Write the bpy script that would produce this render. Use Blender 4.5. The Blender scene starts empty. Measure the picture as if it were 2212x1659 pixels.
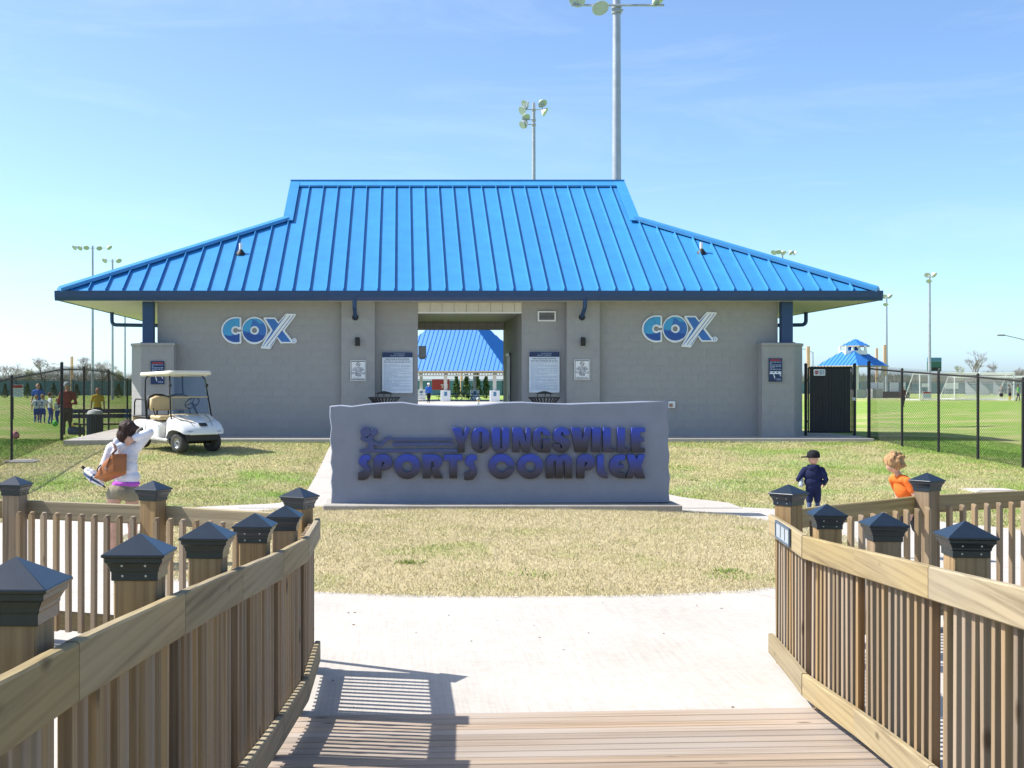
import bpy, bmesh, math, random
import numpy as np
from mathutils import Matrix, Vector
R = math.radians
random.seed(7)
rng = np.random.default_rng(7)
sc = bpy.context.scene
COL = sc.collection

# ---------------------------------------------------------------- camera, sky, sun, exposure
EYE = 2.0
cam = bpy.data.objects.new('camera', bpy.data.cameras.new('camera'))
COL.objects.link(cam)
cam.location = (0, 0, EYE)
cam.rotation_euler = (R(90), 0, 0)
cam.data.sensor_width = 36
cam.data.lens = 36 * 2700 / 2212
cam.data.shift_x = (1106 - 865) / 2212
cam.data.clip_start = .05
cam.data.clip_end = 6000
sc.camera = cam

SUN = Vector((-1.07, .20, 1.27)).normalized()
EL = math.asin(SUN.z)
AZ = math.atan2(SUN.x, SUN.y)
world = bpy.data.worlds.new('World')
sc.world = world
world.use_nodes = True
wn = world.node_tree
wn.nodes.clear()
sky = wn.nodes.new('ShaderNodeTexSky')
sky.sky_type = 'NISHITA'
sky.sun_disc = False
sky.sun_elevation = EL
sky.sun_rotation = AZ
sky.air_density = .5
sky.dust_density = 1.15
sky.ozone_density = 8.
bg = wn.nodes.new('ShaderNodeBackground')
bg.inputs[1].default_value = .15
wo = wn.nodes.new('ShaderNodeOutputWorld')
wb = wn.nodes.new('ShaderNodeMix')            # camera white balance, the same over the whole sky
wb.data_type = 'RGBA'
wb.blend_type = 'MULTIPLY'
wb.inputs[0].default_value = 1
wb.inputs[7].default_value = (1.36, 1.27, 1.05, 1)
wn.links.new(sky.outputs[0], wb.inputs[6])
# faint high cirrus
tcw = wn.nodes.new('ShaderNodeTexCoord')
mpw = wn.nodes.new('ShaderNodeMapping')
mpw.inputs['Scale'].default_value = (1.6, 1.6, 9)
mpw.inputs['Rotation'].default_value = (.25, .35, .4)
cn = wn.nodes.new('ShaderNodeTexNoise')
cn.inputs['Scale'].default_value = 2.2
cn.inputs['Detail'].default_value = 7
cn.inputs['Roughness'].default_value = .62
cn.inputs['Distortion'].default_value = .8
cr = wn.nodes.new('ShaderNodeValToRGB')
cr.color_ramp.elements[0].position = .48
cr.color_ramp.elements[0].color = (0, 0, 0, 1)
cr.color_ramp.elements[1].position = .80
cr.color_ramp.elements[1].color = (.22, .22, .22, 1)
cm_ = wn.nodes.new('ShaderNodeMix')
cm_.data_type = 'RGBA'
cm_.inputs[7].default_value = (3.3, 3.9, 4.4, 1)
wn.links.new(tcw.outputs['Generated'], mpw.inputs[0])
wn.links.new(mpw.outputs[0], cn.inputs['Vector'])
wn.links.new(cn.outputs[0], cr.inputs[0])
wn.links.new(cr.outputs[0], cm_.inputs[0])
wn.links.new(wb.outputs[2], cm_.inputs[6])
wn.links.new(cm_.outputs[2], bg.inputs[0])
wn.links.new(bg.outputs[0], wo.inputs[0])
sun = bpy.data.objects.new('sun', bpy.data.lights.new('sun', 'SUN'))
COL.objects.link(sun)
sun.data.energy = 4.1
sun.data.angle = R(.53)
sun.data.color = (1.0, .955, .88)
sun.rotation_euler = SUN.to_track_quat('Z', 'Y').to_euler()
sun.location = (-20, 5, 30)
vs = sc.view_settings
vs.view_transform = 'Standard'
vs.look = 'None'
vs.exposure = 1.0
vs.gamma = 1
sc.cycles.max_bounces = 6
sc.cycles.transparent_max_bounces = 16
sc.cycles.use_denoising = True

# ---------------------------------------------------------------- helpers
def at(xd, yd, D):
    """a photo position (2212 px wide frame) at distance D, in metres"""
    return Vector(((xd - 865) * D / 2700, D, EYE + (829.5 - yd) * D / 2700))

def wm(o):
    m = o.matrix_basis.copy()
    if o.parent:
        m = wm(o.parent) @ o.matrix_parent_inverse @ m
    return m

def setpar(c, p, local=False):
    c.parent = p
    if not local:
        c.matrix_parent_inverse = wm(p).inverted()

def empty(name, loc=(0, 0, 0), rz=0, label=None, cat=None, group=None, kind=None):
    o = bpy.data.objects.new(name, None)
    COL.objects.link(o)
    o.location = loc
    o.rotation_euler = (0, 0, rz)
    o.empty_display_size = .2
    return tag(o, label, cat, group, kind)

def tag(o, label=None, cat=None, group=None, kind=None):
    for k, v in (('label', label), ('category', cat), ('group', group), ('kind', kind)):
        if v:
            o[k] = v
    return o

def link(name, me, mat=None, par=None, local=False):
    o = bpy.data.objects.new(name, me)
    COL.objects.link(o)
    if mat is not None:
        for m in (mat if isinstance(mat, (list, tuple)) else [mat]):
            if len(me.materials) < (len(mat) if isinstance(mat, (list, tuple)) else 1):
                me.materials.append(m)
    if par is not None:
        setpar(o, par, local)
    return o

def copy_tree(o, parent=None):
    c = o.copy()
    COL.objects.link(c)
    if parent is not None:
        c.parent = parent
    for ch in [x for x in bpy.data.objects if x.parent == o]:
        copy_tree(ch, c)
    return c

class MB:
    def __init__(s):
        s.v = []; s.f = []; s.mi = []; s.m = Matrix.Identity(4); s.cur = 0
    def add(s, vs_, fs_):
        b = len(s.v)
        s.v += [tuple(s.m @ Vector(p)) for p in vs_]
        s.f += [tuple(b + i for i in f) for f in fs_]
        s.mi += [s.cur] * len(fs_)
        return s
    def box(s, x0, x1, y0, y1, z0, z1):
        return s.add([(x0, y0, z0), (x1, y0, z0), (x1, y1, z0), (x0, y1, z0), (x0, y0, z1), (x1, y0, z1), (x1, y1, z1), (x0, y1, z1)],
                     [(0, 3, 2, 1), (4, 5, 6, 7), (0, 1, 5, 4), (1, 2, 6, 5), (2, 3, 7, 6), (3, 0, 4, 7)])
    def cbox(s, c, d):
        return s.box(c[0] - d[0] / 2, c[0] + d[0] / 2, c[1] - d[1] / 2, c[1] + d[1] / 2, c[2] - d[2] / 2, c[2] + d[2] / 2)
    def prism(s, poly, z0, z1, axis='z'):
        """poly 2D extruded along axis: z -> (x,y), y -> (x,z)"""
        n = len(poly)
        ar = sum(poly[i][0] * poly[(i + 1) % n][1] - poly[(i + 1) % n][0] * poly[i][1] for i in range(n))
        if ar < 0:
            poly = poly[::-1]
        if axis == 'z':
            vs_ = [(p[0], p[1], z0) for p in poly] + [(p[0], p[1], z1) for p in poly]
        elif axis == 'y':
            vs_ = [(p[0], z1, p[1]) for p in poly] + [(p[0], z0, p[1]) for p in poly]
        else:
            vs_ = [(z0, p[0], p[1]) for p in poly] + [(z1, p[0], p[1]) for p in poly]
        fs_ = [tuple(range(n))[::-1], tuple(range(n, 2 * n))] + [(i, (i + 1) % n, n + (i + 1) % n, n + i) for i in range(n)]
        return s.add(vs_, fs_)
    def tube(s, pts, r, n=8, cap=True):
        pts = [Vector(p) for p in pts]
        rs = r if isinstance(r, (list, tuple)) else [r] * len(pts)
        vs_ = []; fs_ = []
        up = None
        for i, p in enumerate(pts):
            t = (pts[min(i + 1, len(pts) - 1)] - pts[max(i - 1, 0)]).normalized()
            if up is None:
                up = Vector((0, 0, 1)) if abs(t.z) < .9 else Vector((1, 0, 0))
            a = t.cross(up).normalized()
            b = a.cross(t).normalized()
            up = b
            for k in range(n):
                q = 2 * math.pi * k / n
                vs_.append(p + (a * math.cos(q) + b * math.sin(q)) * rs[i])
        for i in range(len(pts) - 1):
            for k in range(n):
                k2 = (k + 1) % n
                fs_.append((i * n + k, i * n + k2, (i + 1) * n + k2, (i + 1) * n + k))
        if cap:
            fs_.append(tuple(range(n))[::-1])
            fs_.append(tuple(range((len(pts) - 1) * n, len(pts) * n)))
        return s.add(vs_, fs_)
    def lathe(s, prof, n=16, c=(0, 0, 0), axis='z', cap=True):
        vs_ = []; fs_ = []
        for (r, h) in prof:
            for k in range(n):
                q = 2 * math.pi * k / n
                a, b = r * math.cos(q), r * math.sin(q)
                vs_.append((c[0] + a, c[1] + b, c[2] + h) if axis == 'z' else ((c[0] + a, c[1] + h, c[2] - b) if axis == 'y' else (c[0] + h, c[1] + a, c[2] + b)))
        for i in range(len(prof) - 1):
            for k in range(n):
                k2 = (k + 1) % n
                fs_.append((i * n + k, i * n + k2, (i + 1) * n + k2, (i + 1) * n + k))
        if cap:
            fs_.append(tuple(range(n))[::-1])
            fs_.append(tuple(range((len(prof) - 1) * n, len(prof) * n)))
        return s.add(vs_, fs_)
    def quad(s, *p):
        return s.add(p, [tuple(range(len(p)))])
    def mesh(s, name='m', smooth=False, bevel=0, seg=1):
        me = bpy.data.meshes.new(name)
        me.from_pydata(s.v, [], s.f)
        if any(s.mi):
            me.polygons.foreach_set('material_index', s.mi)
        if bevel:
            bm = bmesh.new(); bm.from_mesh(me)
            bmesh.ops.bevel(bm, geom=[e for e in bm.edges if len(e.link_faces) == 2 and e.calc_face_angle(0) > .5], offset=bevel, segments=seg, affect='EDGES', profile=.5)
            bm.to_mesh(me); bm.free()
        if smooth:
            me.polygons.foreach_set('use_smooth', [True] * len(me.polygons))
            if smooth != 'all':
                me.set_sharp_from_angle(angle=R(38))
        me.update()
        return me
    def build(s, name, mat, par=None, smooth=False, bevel=0, seg=1, local=False):
        return link(name, s.mesh(name, smooth, bevel, seg), mat, par, local)

def mesh_np(name, v, f, attr=None):
    me = bpy.data.meshes.new(name)
    v = np.asarray(v, np.float32); f = np.asarray(f, np.int32)
    k = f.shape[1]
    me.vertices.add(len(v)); me.vertices.foreach_set('co', v.ravel())
    me.loops.add(f.size); me.loops.foreach_set('vertex_index', f.ravel())
    me.polygons.add(len(f)); me.polygons.foreach_set('loop_start', np.arange(0, f.size, k, dtype=np.int32))
    me.polygons.foreach_set('loop_total', np.full(len(f), k, np.int32))
    if attr is not None:
        a = me.attributes.new('tint', 'FLOAT', 'POINT')
        a.data.foreach_set('value', np.asarray(attr, np.float32))
    me.update(calc_edges=True)
    return me

# ---------------------------------------------------------------- materials
def nodes(name):
    m = bpy.data.materials.new(name)
    m.use_nodes = True
    return m, m.node_tree.nodes, m.node_tree.links, m.node_tree.nodes['Principled BSDF']

def nd(N, t, **kw):
    n = N.new(t)
    for k, v in kw.items():
        if k.startswith('i_'):
            n.inputs[k[2:].replace('_', ' ')].default_value = v
        else:
            setattr(n, k, v)
    return n

def coords(N, L, scale=(1, 1, 1), kind='Object', rnd=False):
    tc = N.new('ShaderNodeTexCoord')
    mp = N.new('ShaderNodeMapping')
    mp.inputs['Scale'].default_value = scale
    L.new(tc.outputs[kind], mp.inputs[0])
    if rnd:
        oi = N.new('ShaderNodeObjectInfo')
        mu = nd(N, 'ShaderNodeMath', operation='MULTIPLY'); mu.inputs[1].default_value = 37.
        L.new(oi.outputs['Random'], mu.inputs[0])
        cb = N.new('ShaderNodeCombineXYZ')
        for i in range(3):
            L.new(mu.outputs[0], cb.inputs[i])
        L.new(cb.outputs[0], mp.inputs['Location'])
    return mp.outputs[0]

def ramp(N, L, fac, stops):
    r = N.new('ShaderNodeValToRGB')
    el = r.color_ramp.elements
    while len(el) < len(stops):
        el.new(.5)
    for e, (p, c) in zip(el, stops):
        e.position = p
        e.color = (*c[:3], 1)
    L.new(fac, r.inputs[0])
    return r.outputs[0]

def mixc(N, L, fac, a, b, mode='MIX'):
    m = nd(N, 'ShaderNodeMix', data_type='RGBA', blend_type=mode)
    for sock, v in ((m.inputs[0], fac), (m.inputs[6], a), (m.inputs[7], b)):
        if hasattr(v, 'node'):
            L.new(v, sock)
        else:
            sock.default_value = v if isinstance(v, (int, float)) else (*v[:3], 1)
    return m.outputs[2]

def bump(N, L, h, bs, strength, dist=.01):
    b = N.new('ShaderNodeBump')
    b.inputs['Strength'].default_value = strength
    b.inputs['Distance'].default_value = dist
    L.new(h, b.inputs['Height'])
    L.new(b.outputs[0], bs.inputs['Normal'])

def lin(c):
    return tuple(((x / 255 + .055) / 1.055) ** 2.4 if x > 10 else x / 255 / 12.92 for x in c)

def pbr(name, col, rough=.6, metal=0., var=.08, scale=6., bmp=0., bscale=80., spec=.5, rnd=.0, coat=0., dirt=None):
    m, N, L, bs = nodes(name)
    co = coords(N, L, (1, 1, 1))
    no = nd(N, 'ShaderNodeTexNoise', i_Scale=scale, i_Detail=6., i_Roughness=.6)
    L.new(co, no.inputs['Vector'])
    a = tuple(c * (1 - var) for c in col); b = tuple(min(1, c * (1 + var)) for c in col)
    out = ramp(N, L, no.outputs[0], [(.3, a), (.7, b)])
    if dirt:
        n2 = nd(N, 'ShaderNodeTexNoise', i_Scale=dirt[2], i_Detail=8., i_Roughness=.7)
        L.new(co, n2.inputs['Vector'])
        f = ramp(N, L, n2.outputs[0], [(.5, (0, 0, 0)), (.75, (dirt[1],) * 3)])
        out = mixc(N, L, f, out, dirt[0])
    if rnd:
        oi = N.new('ShaderNodeObjectInfo')
        mr = nd(N, 'ShaderNodeMapRange'); mr.inputs[3].default_value = 1 - rnd; mr.inputs[4].default_value = 1 + rnd
        L.new(oi.outputs['Random'], mr.inputs[0])
        cb = N.new('ShaderNodeCombineColor')
        for i in range(3):
            L.new(mr.outputs[0], cb.inputs[i])
        out = mixc(N, L, 1., out, cb.outputs[0], 'MULTIPLY')
    L.new(out, bs.inputs['Base Color'])
    bs.inputs['Roughness'].default_value = rough
    bs.inputs['Metallic'].default_value = metal
    bs.inputs['Specular IOR Level'].default_value = spec
    bs.inputs['Coat Weight'].default_value = coat
    if bmp:
        n3 = nd(N, 'ShaderNodeTexNoise', i_Scale=bscale, i_Detail=4.)
        L.new(co, n3.inputs['Vector'])
        bump(N, L, n3.outputs[0], bs, bmp, .005)
    return m

def wood(name, c_light, c_dark, c_grey, axis=2, rough=.75, grey=.42, spread=.22):
    m, N, L, bs = nodes(name)
    s = [22., 22., 22.]; s[axis] = .7
    co = coords(N, L, tuple(s), rnd=True)
    no = nd(N, 'ShaderNodeTexNoise', i_Scale=1., i_Detail=7., i_Roughness=.62, i_Distortion=.25)
    L.new(co, no.inputs['Vector'])
    base = ramp(N, L, no.outputs[0], [(.3, c_dark), (.5, c_light), (.68, tuple(x * 1.12 for x in c_light)), (.8, c_dark)])
    # cathedral growth rings
    s2 = [9., 9., 9.]; s2[axis] = .22
    co2 = coords(N, L, tuple(s2), rnd=True)
    wv = nd(N, 'ShaderNodeTexWave', wave_type='RINGS', i_Scale=1.2, i_Distortion=2.2, i_Detail=2., rings_direction='XYZ'[axis])
    wv.inputs['Detail Scale'].default_value = 1.2
    L.new(co2, wv.inputs['Vector'])
    ring = ramp(N, L, wv.outputs[0], [(.0, (.72, .68, .6)), (.45, (1, 1, 1)), (1, (1.0, .98, .95))])
    base = mixc(N, L, .55, base, mixc(N, L, 1., base, ring, 'MULTIPLY'))
    # weathering
    co3 = coords(N, L, tuple(3. if i != axis else .8 for i in range(3)), rnd=True)
    n3 = nd(N, 'ShaderNodeTexNoise', i_Scale=1., i_Detail=5.)
    L.new(co3, n3.inputs['Vector'])
    fg = ramp(N, L, n3.outputs[0], [(.35, (0, 0, 0)), (.7, (grey,) * 3)])
    base = mixc(N, L, fg, base, c_grey)
    oi = N.new('ShaderNodeObjectInfo')
    hs = N.new('ShaderNodeHueSaturation')
    mr = nd(N, 'ShaderNodeMapRange'); mr.inputs[3].default_value = 1 - spread; mr.inputs[4].default_value = 1 + spread
    L.new(oi.outputs['Random'], mr.inputs[0]); L.new(mr.outputs[0], hs.inputs['Value'])
    wh = nd(N, 'ShaderNodeTexWhiteNoise', noise_dimensions='1D'); L.new(oi.outputs['Random'], wh.inputs['W'])
    mr2 = nd(N, 'ShaderNodeMapRange'); mr2.inputs[3].default_value = .72; mr2.inputs[4].default_value = 1.1
    L.new(wh.outputs[0], mr2.inputs[0]); L.new(mr2.outputs[0], hs.inputs['Saturation'])
    L.new(base, hs.inputs['Color'])
    # knots
    co4 = coords(N, L, tuple(5. if i != axis else 2.2 for i in range(3)), rnd=True)
    vo = nd(N, 'ShaderNodeTexVoronoi', i_Scale=1.); L.new(co4, vo.inputs['Vector'])
    kf = ramp(N, L, vo.outputs[0], [(.05, (.75,) * 3), (.13, (0, 0, 0))])
    out = mixc(N, L, kf, hs.outputs[0], tuple(x * .35 for x in c_dark))
    L.new(out, bs.inputs['Base Color'])
    bs.inputs['Roughness'].default_value = rough
    bs.inputs['Specular IOR Level'].default_value = .25
    bump(N, L, no.outputs[0], bs, .35, .004)
    return m

WOODC = ((.30, .205, .105), (.155, .095, .045), (.24, .20, .16))
M = {}
M['wood_z'] = wood('wood_upright', *WOODC, axis=2, grey=.6)
M['wood_x'] = wood('wood_rail', (.315, .245, .125), (.185, .135, .065), (.26, .22, .155), axis=0, spread=.12)
M['wood_post'] = wood('wood_post', (.30, .20, .095), (.16, .098, .045), (.21, .165, .125), axis=2, spread=.15)
M['plank'] = wood('wood_deck', (.33, .255, .19), (.22, .165, .115), (.33, .28, .24), axis=0, grey=.8, spread=.16)
M['cap'] = pbr('cap_black_metal', (.009, .017, .030), .30, .0, .15, 20, .05, 200, spec=.5)
M['galv'] = pbr('galvanised_steel', (.42, .44, .46), .42, .85, .12, 9)
M['dark'] = pbr('black_vinyl_metal', (.010, .010, .011), .55, 0, .1)
M['navy'] = pbr('navy_painted_steel', (.011, .05, .145), .38, 0, .08, spec=.5)
M['roof'] = pbr('blue_roof_metal', (.038, .235, .52), .40, 0, .08, 2.2, .05, 7, spec=.5, rnd=.06)
M['roof_far'] = pbr('blue_roof_metal_far', (.035, .205, .58), .45, 0, .05, 3)
M['soffit'] = pbr('cream_soffit', (.54, .53, .535), .6, 0, .04)
M['header'] = pbr('pale_siding', (.62, .58, .50), .6, 0, .05)
M['white'] = pbr('white_paint', (.78, .78, .77), .45, 0, .03)
M['block'] = pbr('painted_block', (.335, .330, .322), .8, 0, .05, 5, .25, 55, spec=.3, rnd=.02, dirt=((.28, .27, .26), .4, 1.3))
M['mortar'] = pbr('painted_mortar', (.326, .321, .313), .85, 0, .06)
M['stucco'] = pbr('painted_stucco', (.215, .242, .31), .85, 0, .06, 3, .3, 130, spec=.3, dirt=((.175, .195, .245), .5, 1.6))
M['blackr'] = pbr('black_rubber', (.02, .02, .02), .8, 0, .2, 20)
# ---------------------------------------------------------------- ground
def sstep(a, b, x):
    t = np.clip((x - a) / (b - a), 0, 1)
    return t * t * (3 - 2 * t)

def terr(x, y):
    x = np.asarray(x, float); y = np.asarray(y, float)
    t = np.clip((y - 20.8) / 12.2, 0, 1)
    z = .60 * (t + .12 * np.sin(2 * np.pi * t) * -.6)
    far = .3 + .22 * sstep(16, 30, x)
    b = sstep(34, 47, y) * sstep(-40, -4, x) + sstep(32.2, 40, y) * (1 - sstep(-40, -4, x))
    b = np.where(x < -8.8, sstep(30.5, 40, y), sstep(34, 47, y))
    z = z * (1 - b) + far * b
    z += .018 * np.sin(x * 1.3 + 1) * np.sin(y * .9) * sstep(19.5, 22, y) * (1 - sstep(40, 60, y))
    return z

PC = (1.1, 13.0); PR = 8.35          # plaza circle
IC = (1.1, 15.7)                      # lawn island centre
def island_r(th):
    c, s = np.cos(th), np.sin(th)
    a = 4.62; b = np.where(s < 0, 4.15, 4.75)
    n = 2.3
    return (np.abs(c / a) ** n + np.abs(s / b) ** n) ** (-1 / n)
def in_island(x, y):
    th = np.arctan2(y - IC[1], x - IC[0])
    return np.hypot(x - IC[0], y - IC[1]) < island_r(th)
def in_plaza(x, y):
    return np.hypot(x - PC[0], y - PC[1]) < PR
SLAB = [(-8.2, 30.4), (-5.2, 31.15), (11.9, 31.4), (12.15, 33.6), (11.2, 40.5), (-8.75, 38.5)]
def in_poly(x, y, P):
    r = np.zeros(np.shape(x), bool)
    for i in range(len(P)):
        (x0, y0), (x1, y1) = P[i], P[i - 1]
        c = ((y0 > y) != (y1 > y)) & (x < (x1 - x0) * (y - y0) / (y1 - y0 + 1e-12) + x0)
        r ^= c
    return r
def walk_edges(y):
    """left and right edge of the walk from the plaza to the building"""
    l = -1.68 - .9 * np.exp(-np.clip(y - 20.3, 0, 99) * 2.2)
    r = 4.55 + .9 * np.exp(-np.clip(y - 20.9, 0, 99) * 1.6)
    return l, r
def in_walk(x, y):
    l, r = walk_edges(y)
    return (y > 19.5) & (y < 31.6) & (x > l) & (x < r)

def lawn_mat(name, tan, olive, green, gfac, attr=None):
    m, N, L, bs = nodes(name)
    co = coords(N, L)
    n1 = nd(N, 'ShaderNodeTexNoise', i_Scale=.55, i_Detail=5., i_Roughness=.6); L.new(co, n1.inputs['Vector'])
    n2 = nd(N, 'ShaderNodeTexNoise', i_Scale=9., i_Detail=8., i_Roughness=.75); L.new(co, n2.inputs['Vector'])
    n3 = nd(N, 'ShaderNodeTexNoise', i_Scale=46., i_Detail=6., i_Roughness=.8); L.new(co, n3.inputs['Vector'])
    base = ramp(N, L, n2.outputs[0], [(.32, olive), (.62, tan)])
    g = ramp(N, L, n1.outputs[0], [(.62 - gfac * .35, (0, 0, 0)), (.75 - gfac * .2, (.9,) * 3)])
    if attr:
        a = nd(N, 'ShaderNodeAttribute', attribute_name='tint')
        g = mixc(N, L, 1., g, a.outputs['Color'], 'ADD')
    base = mixc(N, L, g, base, green)
    sp = ramp(N, L, n3.outputs[0], [(.3, (.55, .52, .45)), (.5, (1, 1, 1)), (.7, (1.3, 1.28, 1.2))])
    base = mixc(N, L, 1., base, sp, 'MULTIPLY')
    L.new(base, bs.inputs['Base Color'])
    bs.inputs['Roughness'].default_value = .95
    bs.inputs['Specular IOR Level'].default_value = .1
    bump(N, L, n3.outputs[0], bs, .9, .03)
    return m

M['lawn'] = lawn_mat('lawn_ground', (.52, .44, .25), (.34, .33, .12), (.21, .35, .06), .5, True)
M['island'] = lawn_mat('island_ground', (.60, .50, .32), (.46, .39, .20), (.28, .33, .09), .1)

xs = np.concatenate([-np.geomspace(30, 1600, 14)[::-1], np.arange(-29, 29.1, .5), np.geomspace(30, 1600, 14)])
ys = np.concatenate([[-60, -30, -10, 0], np.arange(2, 60, .5), np.geomspace(60.5, 3200, 26)])
X, Y = np.meshgrid(xs, ys)
Z = terr(X, Y)
Z = np.where(np.hypot(X - PC[0], Y - PC[1]) < PR - .15, -.10, Z)
Z = np.where((Y < 7), -.12 - .9 * sstep(6, 2, Y), Z)
Z = np.where(in_walk(X, Y) | in_poly(X, Y, SLAB), Z - .1, Z)
nx, ny = len(xs), len(ys)
idx = np.arange(nx * ny).reshape(ny, nx)
F = np.stack([idx[:-1, :-1], idx[:-1, 1:], idx[1:, 1:], idx[1:, :-1]], -1).reshape(-1, 4)
green = .75 * np.maximum(sstep(33.5, 36, Y), np.maximum(sstep(-8.3, -9.4, X) * sstep(24, 27, Y), sstep(11.9, 13.2, X) * sstep(24, 27, Y)))
green *= .62 + .38 * np.sin(Y * .9 + X * .05)
green = np.where(Y > 33, np.maximum(green, .25), green)
me = mesh_np('ground', np.stack([X, Y, Z], -1).reshape(-1, 3), F, green.ravel())
me.polygons.foreach_set('use_smooth', [True] * len(me.polygons))
ground = tag(link('ground', me, M['lawn']), kind='structure')

# concrete
def concrete(name, col, amp=.10):
    m, N, L, bs = nodes(name)
    co = coords(N, L)
    n1 = nd(N, 'ShaderNodeTexNoise', i_Scale=.7, i_Detail=6., i_Roughness=.65); L.new(co, n1.inputs['Vector'])
    n2 = nd(N, 'ShaderNodeTexNoise', i_Scale=14., i_Detail=8., i_Roughness=.7); L.new(co, n2.inputs['Vector'])
    base = ramp(N, L, n1.outputs[0], [(.3, (col[0] * (1 - amp), col[1] * (1 - amp * 1.25), col[2] * (1 - amp * 1.5))), (.65, tuple(c * (1 + amp * .4) for c in col))])
    sp = ramp(N, L, n2.outputs[0], [(.3, (.9, .88, .86)), (.6, (1.03, 1.03, 1.03))])
    base = mixc(N, L, 1., base, sp, 'MULTIPLY')
    co2 = coords(N, L, (60, 1.5, 1))
    n3 = nd(N, 'ShaderNodeTexNoise', i_Scale=1., i_Detail=3.); L.new(co2, n3.inputs['Vector'])
    base = mixc(N, L, .12, base, ramp(N, L, n3.outputs[0], [(.35, (.45, .42, .38)), (.6, (.75, .72, .68))]))
    L.new(base, bs.inputs['Base Color'])
    bs.inputs['Roughness'].default_value = .9
    bs.inputs['Specular IOR Level'].default_value = .25
    bump(N, L, n2.outputs[0], bs, .15, .004)
    return m
M['conc'] = concrete('plaza_concrete', (.405, .382, .355))
M['conc_d'] = concrete('weathered_concrete', (.30, .285, .26), .2)

plaza = empty('plaza', (PC[0], PC[1], 0), kind='structure')
jt = [R(a) for a in (-118, -88, -52, -20, 12, 40, 66, 114, 140, 168, 205)]
jt = [R(a) for a in (-150, -117, -60, -22, 10, 40, 64, 116, 140, 170)]
for i, a0 in enumerate(jt):
    a1 = jt[(i + 1) % len(jt)] + (2 * math.pi if i == len(jt) - 1 else 0)
    n = 14
    inner = []; outer = []
    for k in range(n + 1):
        a = a0 + (a1 - a0) * k / n
        rin = float(island_r(a)) - .12
        # ray from island centre to plaza circle
        dx, dy = math.cos(a), math.sin(a)
        ox, oy = IC[0] - PC[0], IC[1] - PC[1]
        b_ = ox * dx + oy * dy
        rout = -b_ + math.sqrt(b_ * b_ - (ox * ox + oy * oy) + PR * PR)
        off = .005 * (1 if k == 0 else (-1 if k == n else 0))
        px, py = -dy * off, dx * off
        inner.append((IC[0] + dx * rin + px, IC[1] + dy * rin + py))
        outer.append((IC[0] + dx * rout + px, IC[1] + dy * rout + py))
    b = MB()
    for k in range(n):
        q = [inner[k], outer[k], outer[k + 1], inner[k + 1]]
        b.add([(p[0], p[1], .02) for p in q] + [(p[0], p[1], -.13) for p in q], [(0, 1, 2, 3), (1, 5, 6, 2), (0, 3, 7, 4)] + ([(0, 4, 5, 1)] if k == 0 else []) + ([(3, 2, 6, 7)] if k == n - 1 else []))
    b.build('slab', M['conc'], plaza)

# walk up to the building, slab by slab
walk = empty('footpath', (1.5, 20, 0), kind='structure')
y = 19.9
while y < 31.3:
    y1 = min(y + 2.3, 31.45)
    b = MB(); n = 8
    rows = []
    for k in range(n + 1):
        yy = y + .005 + (y1 - y - .01) * k / n
        l, r = walk_edges(yy)
        z = float(terr(1.5, yy)) + .028
        rows.append(((float(l), yy, z), (float(r), yy, z)))
    for k in range(n):
        (a, b2), (c, d) = rows[k], rows[k + 1]
        b.add([a, b2, d, c] + [(p[0], p[1], p[2] - .12) for p in (a, b2, d, c)], [(0, 1, 2, 3), (0, 3, 7, 4), (1, 5, 6, 2)] + ([(0, 4, 5, 1)] if k == 0 else []))
    b.build('slab', M['conc'], walk)
    y = y1
apron = MB().prism(SLAB, .42, .625).build('pavement', M['conc'])
tag(apron, kind='structure')

# lawn island, slightly crowned
n = 96; rings = 10
vv = [(IC[0], IC[1], .15)]; ff = []
for j in range(1, rings + 1):
    for k in range(n):
        a = 2 * math.pi * k / n
        r = float(island_r(a)) * j / rings
        wob = 1 + .006 * math.sin(k * 2.3) + .006 * math.sin(k * 5.1)
        h = .02 + .13 * (1 - (j / rings) ** 3) + (.012 if j < rings else -.03)
        vv.append((IC[0] + math.cos(a) * r * wob, IC[1] + math.sin(a) * r * wob, h))
for k in range(n):
    ff.append((0, 1 + k, 1 + (k + 1) % n))
for j in range(rings - 1):
    for k in range(n):
        a = 1 + j * n + k; b2 = 1 + j * n + (k + 1) % n
        ff.append((a, a + n, b2 + n, b2))
me = bpy.data.meshes.new('lawn'); me.from_pydata(vv, [], ff)
me.polygons.foreach_set('use_smooth', [True] * len(ff))
lawn_island = tag(link('lawn', me, M['island']), kind='structure')
def island_z(x, y):
    th = np.arctan2(y - IC[1], x - IC[0])
    q = np.hypot(x - IC[0], y - IC[1]) / island_r(th)
    return .032 + .13 * (1 - q ** 3)

# grass blades
def grass_mat(name, stops):
    m, N, L, bs = nodes(name)
    a = nd(N, 'ShaderNodeAttribute', attribute_name='tint')
    c = ramp(N, L, a.outputs['Fac'], stops)
    L.new(c, bs.inputs['Base Color'])
    bs.inputs['Roughness'].default_value = .8
    bs.inputs['Specular IOR Level'].default_value = .2
    return m
M['grass'] = grass_mat('grass_blades', [(0, (.60, .535, .37)), (.3, (.50, .445, .27)), (.55, (.39, .38, .18)), (.78, (.27, .35, .085)), (1, (.13, .28, .035))])
_G = rng.random((64, 64))
def vnoise(x, y, s):
    x = x * s; y = y * s
    xi = np.floor(x).astype(int); yi = np.floor(y).astype(int)
    fx = x - xi; fy = y - yi
    fx = fx * fx * (3 - 2 * fx); fy = fy * fy * (3 - 2 * fy)
    g = lambda a, b: _G[a % 64, b % 64]
    return (g(xi, yi) * (1 - fx) + g(xi + 1, yi) * fx) * (1 - fy) + (g(xi, yi + 1) * (1 - fx) + g(xi + 1, yi + 1) * fx) * fy
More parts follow.
